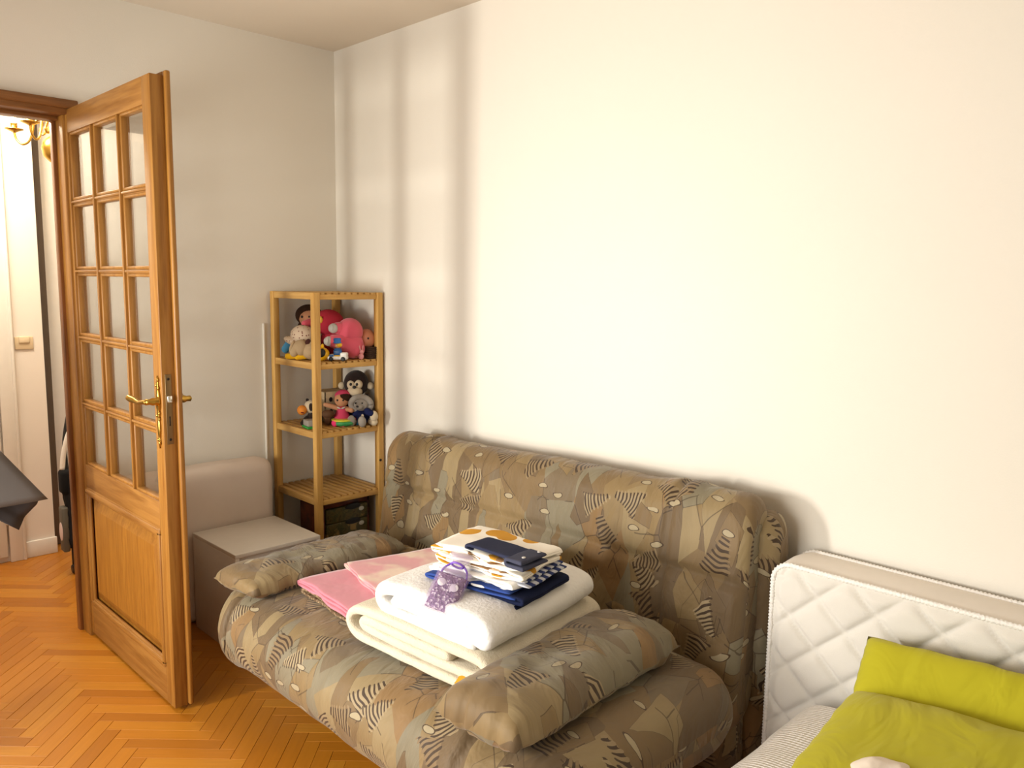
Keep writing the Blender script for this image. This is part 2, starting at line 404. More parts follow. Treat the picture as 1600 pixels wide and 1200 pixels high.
# ------------------------------------------------------------------ the setting
H = 2.483; XE, YE = 4.6, -3.0
def struct(name, bm, m, label, smooth=False):
    return tag(obj(name, bm, m, smooth=smooth), label, None, None, 'structure')
floor = struct('floor', B((-1.9, YE-0.2, -0.12), (XE+0.1, 0.1, -0.0105), 0), plain('floor_screed', (120, 72, 30), 0.8), 'orange oak herringbone parquet floor running through into the hall')
Wb, Ln, NB = 0.05, 0.30, 6
O0 = Vector((0.361-0.0354, -1.36))
def block_mesh(bm):
    uvl = bm.loops.layers.uv.new('UVMap')
    box(bm, (0.0004, 0.0004, -0.010), (Ln-0.0004, Wb-0.0004, 0.0), 0)
    top = max(bm.faces, key=lambda f: f.calc_center_median().z)
    bmesh.ops.bevel(bm, geom=list(top.edges), offset=0.0007, segments=1, affect='EDGES')
    for f in bm.faces:
        for lp in f.loops: lp[uvl].uv = (lp.vert.co.x, lp.vert.co.y)
    return bm
bmb = block_mesh(bmesh.new()); me_blk = bpy.data.meshes.new('parquet_block'); bmb.to_mesh(me_blk); bmb.free(); me_blk.materials.append(M_blk)
q = 1/math.sqrt(2); blocks = []
for i in range(-60, 80):
    for j in range(-14, 12):
        for kind in (0, 1):
            gx, gy = (i+NB*j, i-NB*j) if kind == 0 else (i+NB*j, i+1-NB*j)
            wx = O0.x+Wb*q*(gx+gy); wy = O0.y+Wb*q*(gy-gx)
            ang = -45 if kind == 0 else 45
            # kind 0 runs along (1,-1); kind 1 runs along (1,1), its origin is moved so that it covers one column
            off = Vector((wx, wy))
            if kind == 1: off = off+Vector((q, -q))*Wb
            d = Vector((math.cos(math.radians(ang)), math.sin(math.radians(ang))))
            c = off+d*Ln/2
            if -1.75 < c.x < XE-0.15 and YE+0.15 < c.y < -0.1: blocks.append((c, off, ang))
def visible_floor(c):
    return (c.x < 1.75 and -1.95-0.0*c.x < c.y < -0.62 and c.y < -0.55-0.0 and c.x > -1.25 and c.y > -1.78+0.02*c.x and not (c.x > 0.1 and c.y > -0.6)) 
vis = sorted([b for b in blocks if visible_floor(b[0])], key=lambda b: (b[0]-Vector((1.6, -1.9))).length)[:298]
vs = set(id(b) for b in vis)
far = bmesh.new()
for b in blocks:
    c, off, ang = b
    if id(b) in vs:
        o = bpy.data.objects.new('parquet_block', me_blk); COL.objects.link(o); o.parent = floor
        o.location = (off.x, off.y, random.uniform(-0.0003, 0.0002)); o.rotation_euler = (0, 0, math.radians(ang))
    else:
        t = block_mesh(bmesh.new()); xform(t, Matrix.Translation((off.x, off.y, -0.0001)) @ Matrix.Rotation(math.radians(ang), 4, 'Z'))
        me_t = bpy.data.meshes.new('t'); t.to_mesh(me_t); t.free(); far.from_mesh(me_t); bpy.data.meshes.remove(me_t)
o = obj('parquet_blocks_beyond', far, M_blks, floor, smooth=False); o['kind'] = 'stuff'

struct('ceiling', B((-0.1, YE-0.2, H), (XE+0.1, 0.1, H+0.1), 0), M_ceil, 'plain beige ceiling of the room')
struct('wall_right', B((-0.1, 0, -0.1), (XE+0.1, 0.1, H), 0), M_wall, 'long cream wall behind the sofa')
struct('wall_near', B((XE, YE, -0.1), (XE+0.1, 0, H), 0), M_wall, 'plain cream wall outside the picture')
DY0, DY1, DZ = -2.02, -1.165, 2.05       # door opening
bm = bmesh.new()
box(bm, (-0.1, DY1+0.03, -0.1), (0, 0, H)); box(bm, (-0.1, YE, -0.1), (0, DY0-0.03, H)); box(bm, (-0.1, DY0-0.03, DZ+0.02), (0, DY1+0.03, H))
struct('wall_left', bm, M_wall, 'greige wall with the doorway to the hall')
bm = bmesh.new(); wx0, wx1, wz0, wz1 = 0.34, 2.78, 0.36, 1.94
for lo, hi in (((-0.1, YE-0.2, -0.1), (wx0, YE, H)), ((wx1, YE-0.2, -0.1), (XE+0.1, YE, H)), ((wx0, YE-0.2, -0.1), (wx1, YE, wz0)), ((wx0, YE-0.2, wz1), (wx1, YE, H))): box(bm, lo, hi)
struct('wall_rear', bm, M_wall, 'wall with the window opposite the sofa')
win = tag(thing('window_1', 'white casement window letting daylight in opposite the sofa', 'window'), kind='structure')
for nm, lo, hi in (('frame_side', (wx0, -3.09, wz0), (wx0+0.06, -3.02, wz1)), ('frame_side', (wx1-0.06, -3.09, wz0), (wx1, -3.02, wz1)), ('frame_rail', (wx0, -3.09, wz0), (wx1, -3.02, wz0+0.06)), ('frame_rail', (wx0, -3.09, wz1-0.06), (wx1, -3.02, wz1)), ('mullion', (2.06, -3.09, wz0), (2.14, -3.02, wz1))):
    obj(nm, B(lo, hi, 0.004), M_white, win)
for a, b in ((wx0+0.06, 2.06), (2.14, wx1-0.06)): obj('window_pane', B((a, -3.058, wz0+0.06), (b, -3.052, wz1-0.06), 0), M_glass, win, smooth=False)

# door casing: jambs, head, stops
cas = tag(thing('trim_1', 'brown oak door casing around the doorway to the hall', 'door frame'), kind='structure')
obj('head_board', B((-0.115, DY0-0.06, 2.028), (0.012, DY1+0.05, 2.082), 0.004), M_oakY, cas)
obj('head_moulding', B((0.010, DY0-0.06, 2.048), (0.026, DY1+0.045, 2.080), 0.005), M_oakY, cas)
obj('jamb', B((-0.115, DY1-0.002, -0.005), (-0.012, DY1+0.035, 2.03), 0.004), M_oakV, cas)
obj('jamb', B((-0.115, DY0-0.035, -0.005), (0.012, DY0, 2.03), 0.004), M_oakV, cas)
obj('stop_bead', B((-0.125, DY1-0.016, -0.005), (-0.092, DY1+0.002, 2.03), 0.003), wood('stop_bead_oak', (140, 86, 40), (96, 58, 26), 'Z'), cas)
obj('head_stop', B((-0.125, DY0, 2.014), (-0.06, DY1, 2.030), 0.003), M_oakY, cas)

# ------------------------------------------------------------------ the open glazed door
door = tag(thing('door_1', 'open honey oak glazed door with fifteen panes and a brass handle', 'door'), kind='structure')
yf, yb = -1.158, -1.116                    # hall-side and room-side faces
X0, X1 = -0.062, 0.800; Z0, Z1 = 0.012, 2.045
pcols = [(0.008, 0.238), (0.268, 0.496), (0.524, 0.735)]
prows = [(1.718, 1.962), (1.462, 1.700), (1.212, 1.444), (0.956, 1.194), (0.706, 0.938)]
obj('hinge_stile', B((X0, yf, Z0), (pcols[0][0], yb, Z1), 0.002), M_oakV, door)
obj('lock_stile', B((pcols[2][1], yf, Z0), (X1, yb, Z1), 0.002), M_oakV, door)
obj('top_rail', B((pcols[0][0], yf+0.0006, prows[0][1]), (pcols[2][1], yb, Z1), 0.001), M_oakH, door)
obj('middle_rail', B((pcols[0][0], yf+0.0006, 0.604), (pcols[2][1], yb, prows[4][0]), 0.001), M_oakH, door)
obj('bottom_rail', B((pcols[0][0], yf+0.0006, Z0), (pcols[2][1], yb, 0.142), 0.001), M_oakH, door)
# room-side rebate lip, a little larger than the leaf
bm = bmesh.new()
box(bm, (X1-0.01, yb-0.0005, Z0+0.004), (X1+0.018, yb+0.016, Z1+0.014), 0.006, 3); obj('rebate_lip', bm, M_oakV, door)
obj('rebate_lip', B((X0, yb-0.0005, Z1-0.02), (X1-0.01, yb+0.016, Z1+0.014), 0.005, 3), M_oakH, door)
def bar_prof(w, d=0.004):
    return w
for a, b in ((pcols[0][1], pcols[1][0]), (pcols[1][1], pcols[2][0])):
    bm = bmesh.new(); box(bm, (a+0.009, yf, prows[4][0]), (b-0.009, yb, prows[0][1]), 0.0025); box(bm, (a-0.002, yf+0.010, prows[4][0]), (b+0.002, yb-0.008, prows[0][1]), 0.006)
    obj('muntin_upright', bm, M_oakV, door)
for k in range(4):
    zb, zt = prows[k+1][1], prows[k][0]
    for (a, b) in pcols:
        bm = bmesh.new(); box(bm, (a-0.004, yf+0.0008, zb+0.005), (b+0.004, yb, zt-0.005), 0.0025); box(bm, (a-0.002, yf+0.010, zb-0.004), (b+0.002, yb-0.008, zt+0.004), 0.006)
        obj('muntin_crossbar', bm, M_oakH, door)
for (a, b) in pcols:
    for (z0, z1) in prows:
        bm = bmesh.new()   # glazing bead: a moulded frame inside each opening
        for lo, hi in (((a-0.002, yf+0.006, z0), (a+0.009, yb-0.010, z1)), ((b-0.009, yf+0.006, z0), (b+0.002, yb-0.010, z1)), ((a, yf+0.006, z0-0.002), (b, yb-0.010, z0+0.009)), ((a, yf+0.006, z1-0.009), (b, yb-0.010, z1+0.002))):
            box(bm, lo, hi, 0.004)
        bd = obj('glazing_bead', bm, M_oakV, door)
        bm = bmesh.new(); ym = (yf+yb)/2      # bevelled pane: thick centre, thin border
        vs_ = []
        for sgn in (-1, 1):
            for (xx0, xx1, zz0, zz1, th) in ((a+0.004, b-0.004, z0+0.004, z1-0.004, 0.0012), (a+0.022, b-0.022, z0+0.022, z1-0.022, 0.0026)):
                vs_.append([bm.verts.new((x, ym+sgn*th, z)) for x, z in ((xx0, zz0), (xx1, zz0), (xx1, zz1), (xx0, zz1))])
        for o_, i_, fl in ((vs_[0], vs_[1], False), (vs_[2], vs_[3], True)):
            for k in range(4):
                f = (o_[k], o_[(k+1) % 4], i_[(k+1) % 4], i_[k]); bm.faces.new(tuple(reversed(f)) if fl else f)
            bm.faces.new(tuple(reversed(i_)) if fl else i_)
        for k in range(4): bm.faces.new((vs_[0][k], vs_[2][k], vs_[2][(k+1) % 4], vs_[0][(k+1) % 4]))
        bmesh.ops.recalc_face_normals(bm, faces=bm.faces)
        obj('glass_pane', bm, M_glass, door, smooth=False)
# raised lower panel with its moulding
pa, pb, pz0, pz1 = pcols[0][0], pcols[2][1], 0.142, 0.604
bm = bmesh.new(); yp = yf+0.012
ring = lambda i, y: [bm.verts.new((x, y, z)) for x, z in ((pa+i, pz0+i), (pb-i, pz0+i), (pb-i, pz1-i), (pa+i, pz1-i))]
r0, r1, r2, r3 = ring(0.0, yb-0.006), ring(0.0, yp+0.004), ring(0.028, yp+0.006), ring(0.066, yf+0.003)
for p_, q_ in ((r0, r1), (r1, r2), (r2, r3)):
    for k in range(4): bm.faces.new((p_[k], p_[(k+1) % 4], q_[(k+1) % 4], q_[k]))
bm.faces.new(r3); bm.faces.new(list(reversed(r0))); bmesh.ops.recalc_face_normals(bm, faces=bm.faces)
obj('raised_panel', bm, M_oakP, door, smooth=False)
def mould(lo, hi, horizontal):
    bm = bmesh.new(); (xa, za), (xb, zb) = lo, hi
    box(bm, (xa, yf-0.006, za), (xb, yf+0.010, zb), 0.006, 3)
    if horizontal: box(bm, (xa+0.008, yf-0.001, za-0.008), (xb-0.008, yf+0.012, zb+0.008), 0.006, 3)
    else: box(bm, (xa-0.008, yf-0.001, za+0.008), (xb+0.008, yf+0.012, zb-0.008), 0.006, 3)
    return obj('panel_moulding', bm, M_oakH if horizontal else M_oakV, door)
mould((pa-0.004, pz1-0.016), (pb+0.004, pz1+0.006), True); mould((pa-0.004, pz0-0.006), (pb+0.004, pz0+0.016), True)
mould((pa-0.004, pz0), (pa+0.018, pz1), False); mould((pb-0.018, pz0), (pb+0.004, pz1), False)
# lock edge plate, latch
obj('lock_plate', B((X1-0.001, yf+0.010, 0.905), (X1+0.002, yf+0.030, 1.130), 0.0008), M_oldbrass, door)
for z in (0.92, 1.115): obj('lock_screw', lathe(bmesh.new(), [(0.0045, 0), (0.0042, 0.001), (0.001, 0.0012)], (X1+0.002, yf+0.020, z), 12, Euler((0, math.pi/2, 0))), M_dark, door)
bm = bmesh.new(); box(bm, (X1, yf+0.013, 1.040), (X1+0.010, yf+0.028, 1.062), 0.002); obj('latch_bolt', bm, plain('polished_steel', (235, 232, 225), 0.2, 1.0), door)
obj('deadbolt_slot', B((X1+0.0015, yf+0.019, 0.965), (X1+0.003, yf+0.022, 0.995), 0), M_dark, door)
# ornate lever handles on long rococo plates (hall side seen from the front, room side beyond the edge)
def handle(sgn, y):
    hx = 0.772
    bm = bmesh.new()
    prof = [(0.000, 1.125), (0.004, 1.118), (0.003, 1.108), (0.008, 1.100), (0.006, 1.090), (0.011, 1.080), (0.014, 1.066), (0.017, 1.050), (0.018, 1.038), (0.015, 1.022), (0.009, 1.010), (0.012, 1.000), (0.007, 0.990), (0.009, 0.980), (0.012, 0.966), (0.011, 0.945), (0.008, 0.930), (0.006, 0.922), (0.008, 0.915), (0.003, 0.905), (0.004, 0.897), (0.000, 0.890)]
    L = [bm.verts.new((hx-w, y, z)) for w, z in prof]; R = [bm.verts.new((hx+w, y, z)) for w, z in prof]
    Cc = [bm.verts.new((hx, y+sgn*(0.004+w*0.35), z)) for w, z in prof]
    for k in range(len(prof)-1):
        bm.faces.new((L[k], L[k+1], Cc[k+1], Cc[k])); bm.faces.new((Cc[k], Cc[k+1], R[k+1], R[k]))
    for k in range(len(prof)-1): bm.faces.new((L[k+1], L[k], R[k], R[k+1]))
    bmesh.ops.remove_doubles(bm, verts=bm.verts, dist=0.0004); bmesh.ops.recalc_face_normals(bm, faces=bm.faces)
    for z, sx in ((1.112, 0.006), (1.094, -0.007), (1.086, 0.008), (1.005, 0.009), (0.996, -0.008), (0.986, 0.007), (0.918, -0.005), (0.908, 0.004)):
        ell(bm, (hx+sx, y+sgn*0.004, z), (0.005, 0.004, 0.006), u=10, v=8)
    h = obj('door_handle', bm, M_brass, door); h['label'] = 'brass lever handle on scrolled long plate'
    bm = bmesh.new(); lathe(bm, [(0.016, 0), (0.017, 0.006), (0.011, 0.012), (0.013, 0.020), (0.009, 0.030), (0.010, 0.042)], (hx, y, 1.043), 16, Euler((math.pi/2*sgn*-1, 0, 0)))
    pts = catmull([(hx, y+sgn*0.038, 1.043), (hx-0.022, y+sgn*0.043, 1.041), (hx-0.055, y+sgn*0.044, 1.037), (hx-0.085, y+sgn*0.046, 1.041), (hx-0.108, y+sgn*0.050, 1.044), (hx-0.118, y+sgn*0.050, 1.046)], 5)
    n_ = len(pts); rr = [0.0095-0.003*math.sin(math.pi*min(1, i/n_*1.6))+0.002*(i/n_) for i in range(n_)]; rr[-1] = 0.005
    tube(bm, pts, rr, 12); obj('lever', bm, M_brass, h)
handle(-1, yf); handle(1, yb+0.016)
for z in (0.25, 1.02, 1.80):
    obj('hinge', CAP((X0-0.004, yb+0.010, z-0.045), (X0-0.004, yb+0.010, z+0.045), 0.006, 0.006), M_oldbrass, door)

# ------------------------------------------------------------------ the hall beyond
struct('wall_hall', B((-1.30, YE, -0.1), (-1.2, -0.965, H), 0), M_hall, 'white hall wall facing the doorway')
struct('wall_hall_recess', B((-1.62, -0.99, -0.1), (-1.52, 0.05, H), 0), M_hall, 'dim recess beyond the end of the hall wall')
struct('wall_hall_end', B((-1.62, 0.0, -0.1), (-0.1, 0.1, H), 0), M_hall, 'end wall of the hall')
struct('wall_hall_back', B((-1.9, YE-0.2, -0.1), (-0.1, YE, H), 0), M_hall, 'far end of the hall behind the doorway')
struct('ceiling_hall', B((-1.9, YE-0.2, H), (-0.1, 0.1, H+0.1), 0), M_hall, 'white ceiling of the hall')
bb = struct('baseboard_hall', B((-1.2, -1.105, 0.0), (-1.186, -0.958, 0.085), 0.003), M_white, 'short white skirting board on the hall wall below the light switch', True)
ca = tag(thing('trim_2', 'white casing beside the hall cupboard door', 'door frame'), kind='structure')
obj('casing_board', B((-1.2, -1.175, 0), (-1.172, -1.108, 2.2), 0.004), M_white, ca); obj('casing_bead', B((-1.2, -1.118, 0), (-1.165, -1.104, 2.2), 0.004), M_white, ca)
d2 = tag(thing('door_2', 'white painted cupboard door in the hall at the left edge', 'door'), kind='structure')
obj('door_leaf', B((-1.215, -1.95, 0.03), (-1.178, -1.183, 2.15), 0.003), M_white, d2)
obj('hinge', CAP((-1.172, -1.180, 0.20), (-1.172, -1.180, 0.27), 0.006, 0.006), M_white, d2)
d3 = tag(thing('door_3', 'white door standing in the recess past the hall wall corner', 'door'), kind='structure')
obj('door_leaf', B((-1.44, -0.895, 0.03), (-1.40, -0.22, 2.2), 0.003), M_white, d3)
obj('door_edge_strip', B((-1.445, -0.925, 0.0), (-1.392, -0.895, 2.2), 0.003), M_white, d3)
obj('gap_shade_strip', B((-1.345, -0.945, 0.0), (-1.32, -0.903, 2.4), 0.002), plain('gap_shade_grey_brown', (96, 84, 74), 0.7), d3)  # dark strip painted as the shade in the gap beside the door
obj('sill_plate', B((-1.46, -0.95, 0.0), (-1.36, -0.2, 0.028), 0.004), M_white, d3)
sw = thing('light_switch', 'cream light switch on the white hall wall', 'switch', (-1.2, -1.052, 1.10))
obj('switch_plate', B((0, -0.041, -0.032), (0.008, 0.041, 0.032), 0.003), plain('switch_cream', (222, 200, 164), 0.4), sw)
obj('rocker', B((0.006, -0.024, 0.0), (0.016, 0.024, 0.034), 0.004), plain('rocker_cream', (232, 212, 178), 0.4), sw)

def emit(name, rgb, k):
    t = NT(name); t.set(Emission_Color=lin(rgb), Emission_Strength=k, Base_Color=lin(rgb)); return t.m
ch = thing('chandelier', 'brass chandelier with curved arms and lit candle bulbs in the hall', 'chandelier', (-0.62, -1.026, 1.985))
bm = bmesh.new(); lathe(bm, [(0.003, -0.078), (0.01, -0.07), (0.006, -0.062), (0.02, -0.058), (0.045, -0.035), (0.052, 0.0), (0.044, 0.030), (0.022, 0.048), (0.012, 0.056), (0.018, 0.066), (0.026, 0.082), (0.016, 0.098), (0.022, 0.106), (0.036, 0.112), (0.036, 0.130), (0.02, 0.138), (0.010, 0.15), (0.016, 0.17), (0.022, 0.18), (0.010, 0.195), (0.006, 0.21), (0.006, 0.47), (0.04, 0.48), (0.045, 0.497)], (0, 0, 0), 24)
obj('turned_column', bm, M_brass, ch)
bulb_m = emit('candle_bulb_glow', (255, 214, 130), 30)
for k in range(4):
    a = math.radians(225+90*k); ca_, sa = math.cos(a), math.sin(a)
    P3 = lambda r, z: (r*ca_, r*sa, z)
    arm = obj('candle_arm', T(catmull([P3(0.025, 0.085), P3(0.045, 0.060), P3(0.060, 0.075), P3(0.046, 0.105), P3(0.060, 0.122), P3(0.082, 0.108), P3(0.094, 0.062), P3(0.112, 0.028), P3(0.140, 0.018), P3(0.165, 0.040), P3(0.172, 0.075)], 5), 0.0048, 8), M_brass, ch)
    bm = bmesh.new(); lathe(bm, [(0.004, 0.066), (0.016, 0.072), (0.036, 0.080), (0.037, 0.083), (0.013, 0.082), (0.013, 0.104), (0.015, 0.106), (0.008, 0.107)], (0.172*ca_, 0.172*sa, 0), 18); obj('drip_pan', bm, M_brass, arm)
    bm = bmesh.new(); lathe(bm, [(0.007, 0.106), (0.007, 0.118), (0.009, 0.130), (0.007, 0.150), (0.002, 0.165)], (0.172*ca_, 0.172*sa, 0), 12); obj('candle_bulb', bm, bulb_m, arm)
lamp('chandelier_glow', 'POINT', (-0.62, -1.30, 2.20), 22, (1.0, 0.86, 0.66), radius=0.06)

st = thing('folded_stroller', 'folded black pushchair leaning in the hall beside the door jamb', 'stroller', (-0.80, -0.905, 0))
for dy in (-0.085, 0.06):
    obj('frame_tube', T(catmull([(0.0, dy, 0.05), (0.01, dy-0.005, 0.35), (-0.02, dy-0.01, 0.62), (-0.05, dy+0.03, 0.80)], 6), 0.011), M_black, st)
    wv_ = obj('wheel', lathe(bmesh.new(), [(0.006, -0.011), (0.020, -0.012), (0.024, -0.006), (0.024, 0.006), (0.020, 0.012), (0.006, 0.011)], (0, dy, 0.024), 18, Euler((math.pi/2, 0, 0))), M_black, st)
    obj('wheel_fork', T([(0, dy+0.014, 0.024), (0, dy+0.014, 0.07), (0, dy, 0.09)], 0.005), M_black, wv_)
bm = sweep(rrect(-0.115, 0.09, 0.12, 0.52, 0.06), end_space(-0.05, 0.05, 6, 0.03, 4), 0.03, 0.02, 5.0, 4.0); obj('seat_fabric', bm, cloth('black_canvas', (30, 30, 32)), st)
obj('side_panel', B((-0.03, -0.135, 0.12), (0.03, -0.105, 0.34), 0.008), plain('grey_panel', (92, 88, 78), 0.6), st)
obj('round_badge', lathe(bmesh.new(), [(0.001, -0.139), (0.04, -0.139), (0.042, -0.135)], (0, 0, 0.22), 20, Euler((0, 0, 0))) if False else E((0.0, -0.136, 0.22), (0.026, 0.004, 0.045)), plain('pale_badge', (225, 205, 200), 0.5), st)
bm = tube(bmesh.new(), catmull([(0, -0.03, 0.76), (0, -0.075, 0.70), (0, -0.105, 0.60), (0, -0.115, 0.52)], 6), [0.012]*19, 8); obj('white_hood_edge', bm, M_white, st)
obj('foot_pouch', B((-0.04, -0.13, 0.40), (0.04, -0.06, 0.52), 0.02, 3), cloth('black_pouch', (26, 26, 28)), st)

# grey blanket hung over a rail by the doorway (the rail stands beyond the left edge)
rail = thing('clothes_rail', 'slim dark clothes rail standing left of the frame', 'clothes rail', (0.12, -2.05, 0))
for dy in (-0.34, 0.30): obj('post', CAP((0, dy, 0.02), (0, dy, 1.20), 0.010, 0.010), M_dark, rail); obj('foot', B((-0.16, dy-0.015, 0.0), (0.16, dy+0.015, 0.02), 0.004), M_dark, rail)
obj('top_bar', CAP((0, -0.36, 1.20), (0, 0.32, 1.20), 0.010, 0.010), M_dark, rail)
M_coat = cloth('grey_wool', (118, 116, 114), 0.95, 0.12)
gb = thing('grey_blanket', 'grey wool blanket hanging in pointed folds at the left edge', 'blanket', (0.12, -1.7, 0.9))
def hang(A, Bc, Cc, Dc, x, bulge, seed):
    """hanging cloth: quad in the (y,z) plane, thickness 6 mm, soft vertical folds"""
    bm = bmesh.new(); n = 26; out = []
    for sg in (0, 1):
        g = []
        for j in range(n+1):
            for i in range(n+1):
                u, v = i/n, j/n
                p = Vector(A).lerp(Vector(Bc), u).lerp(Vector(Dc).lerp(Vector(Cc), u), v)
                xx = x+sg*0.006+bulge*math.sin(u*7+seed)*v+0.012*noise.noise(Vector((u*4, v*3, seed)))
                g.append(bm.verts.new((xx-0.12, p.x+1.7, p.y-0.9)))
        out.append(g)
    id_ = lambda i, j: j*(n+1)+i
    for j in range(n):
        for i in range(n):
            a = (id_(i, j), id_(i+1, j), id_(i+1, j+1), id_(i, j+1))
            bm.faces.new([out[0][k] for k in a]); bm.faces.new([out[1][k] for k in reversed(a)])
    for k in range(n):
        for e in ((id_(k, 0), id_(k+1, 0)), (id_(k, n), id_(k+1, n)), (id_(0, k), id_(0, k+1)), (id_(n, k), id_(n, k+1))):
            bm.faces.new((out[0][e[0]], out[0][e[1]], out[1][e[1]], out[1][e[0]]))
    bmesh.ops.recalc_face_normals(bm, faces=bm.faces); return bm
obj('front_fold', hang((-2.30, 1.212), (-1.74, 1.212), (-1.331, 0.628), (-2.25, 0.600), 0.136, 0.010, 1.0), M_coat, gb)
obj('top_fold', B((-0.032, -0.58, 0.311), (0.024, -0.06, 0.319), 0.003), M_coat, gb)
obj('back_fold', hang((-2.28, 1.212), (-1.78, 1.212), (-1.350, 0.620), (-1.420, 0.520), 0.092, 0.012, 2.0), cloth('grey_wool_dark', (84, 84, 88), 0.95, 0.1), gb)  # back fold in a darker grey than the front fold

# ------------------------------------------------------------------ thin raised strip on the left wall, in the wall paint
tr = struct('wall_strip', B((0.0, -0.394, 0.35), (0.010, -0.384, 1.235), 0.003), M_wall, 'thin pale strip running up the wall beside the rack', True)

# ------------------------------------------------------------------ slatted rack in the corner
rk = thing('slatted_rack', 'tall open pine rack with slatted shelves in the corner', 'shelf', (0.0, 0.0, 0))
RX0, RX1, RY0, RY1 = 0.015, 0.389, -0.362, -0.012; RZ = [1.380, 1.084, 0.786, 0.492]; pw = 0.030
for x in (RX0, RX1-pw):
    for y in (RY0, RY1-pw): obj('post', B((x, y, 0.0), (x+pw, y+pw, 1.380), 0.003), M_pine, rk)
rh = 0.030
for z in RZ:
    for x in (RX0+0.004, RX1-0.026): obj('rail', B((x, RY0+pw, z-rh), (x+0.022, RY1-pw, z-0.0085), 0.002), wood('rack_pine_deep', (214, 170, 96), (190, 140, 68), 'Y', 0.5) if z == RZ[0] and x < 0.1 else bpy.data.materials['rack_pine_deep'], rk)
    for y in (RY0+0.004, RY1-0.026): obj('rail', B((RX0+pw, y, z-rh), (RX1-pw, y+0.022, z-0.001), 0.002), M_pineX, rk)
    ns = 9; y0 = RY0+0.030; pitch = (RY1-0.030-y0)/ns
    for k in range(ns):
        obj('slat', B((RX0+0.006, y0+pitch*k+0.0052, z-0.012), (RX1-0.006, y0+pitch*(k+1)-0.0052, z-0.0005), 0.0015, 1), M_pineX, rk)
obj('bolt_head', lathe(bmesh.new(), [(0.006, 0), (0.006, 0.003), (0.002, 0.004)], (RX1, RY1-0.02, 0.62), 12, Euler((0, math.pi/2, 0))), M_dark, rk)

ct = thing('drawer_chest', 'small dark decorated chest of drawers under the lowest rack shelf', 'chest', (0.24, -0.18, 0))
def camo(name, cols, sc):
    t = NT(name); n1 = t.n('ShaderNodeTexNoise', {'Vector': t.uv(kind='Object'), 'Scale': sc, 'Detail': 4.0, 'Distortion': 0.8}).outputs[0]
    t.set(Base_Color=t.ramp(n1, [(0.3+0.4*i/(len(cols)-1), lin(c)) for i, c in enumerate(cols)]), Roughness=0.4); return t.m
M_chest = camo('mottled_red_brown', [(40, 20, 14), (84, 36, 22), (112, 58, 32)], 14); M_front = camo('painted_drawer', [(36, 30, 14), (92, 80, 40), (58, 62, 34), (150, 124, 70)], 26)
bm = bmesh.new()
for lo, hi in (((-0.10, -0.122, 0), (0.094, -0.112, 0.455)), ((-0.10, 0.112, 0), (0.094, 0.122, 0.455)), ((-0.10, -0.122, 0), (-0.092, 0.122, 0.455)), ((-0.10, -0.122, 0.425), (0.094, 0.122, 0.455)), ((-0.10, -0.122, 0), (0.094, 0.122, 0.015))): box(bm, lo, hi, 0.002, 1)
obj('carcass', bm, M_chest, ct)
for k in range(6):
    z1 = 0.420-0.068*k; dr = obj('drawer', B((-0.085, -0.108, z1-0.064), (0.100, 0.108, z1), 0.003), M_front, ct)
    obj('finger_cutout', E((0.1005, 0.03, z1-0.004), (0.003, 0.042, 0.014)), M_black, dr)
    obj('pale_motif', E((0.1005, 0.075, z1-0.022), (0.002, 0.014, 0.010)), plain('pale_motif', (196, 194, 178), 0.6) if k == 0 else bpy.data.materials['pale_motif'], dr)

# ------------------------------------------------------------------ toys
skin = cloth('doll_skin', (206, 150, 112), 0.8); hair = cloth('doll_hair', (62, 40, 26), 0.95, 0.2, 300, 0.6)
rose = cloth('rose_jersey', (176, 44, 60), 0.9); pinkp = cloth('pink_plush', (232, 98, 118), 0.95, sheen=0.4); silver = cloth('pale_satin', (196, 192, 184), 0.35)
z0 = RZ[1]
d = thing('rag_doll', 'large rag doll with brown hair, red top and pink legs lying on the upper shelf', 'doll', (0.22, -0.19, z0))
L = lambda x, y, z: (x-0.22, y+0.19, z-z0)
obj('head', E(L(0.135, -0.235, 1.262), (0.045, 0.045, 0.042)), skin, d)
bm = bmesh.new(); ell(bm, L(0.112, -0.222, 1.272), (0.062, 0.060, 0.050)); 
for k in range(9): capsule(bm, L(0.095+0.006*k, -0.225-0.004*k, 1.275), L(0.062+0.003*k, -0.275+0.003*k, 1.150+0.012*(k % 3)), 0.016, 0.010)
obj('hair', bm, hair, d)
for s_ in (-1, 1): obj('eye', E(L(0.160+0.010*s_, -0.268+0.012*s_, 1.268), (0.005, 0.005, 0.006)), M_black, d)
bm = bmesh.new(); ell(bm, L(0.222, -0.186, 1.242), (0.070, 0.060, 0.060), (0.3, 0.2, 0.5)); ell(bm, L(0.225, -0.165, 1.160), (0.065, 0.055, 0.078)); obj('red_top', bm, rose, d)
obj('yellow_badge', E(L(0.243, -0.243, 1.258), (0.011, 0.008, 0.016), (0.2, 0, 0.6)), plain('yellow_badge', (226, 178, 60), 0.6), d)
bm = bmesh.new(); capsule(bm, L(0.165, -0.225, 1.245), L(0.180, -0.285, 1.240), 0.022, 0.014); obj('arm', bm, pinkp, d)
bm = bmesh.new(); ell(bm, L(0.308, -0.135, 1.205), (0.060, 0.058, 0.062)); capsule(bm, L(0.305, -0.150, 1.215), L(0.298, -0.195, 1.222), 0.040, 0.026); capsule(bm, L(0.315, -0.135, 1.150), L(0.303, -0.215, 1.165), 0.058, 0.030); ell(bm, L(0.315, -0.125, 1.130), (0.055, 0.055, 0.045)); obj('leg', bm, pinkp, d)
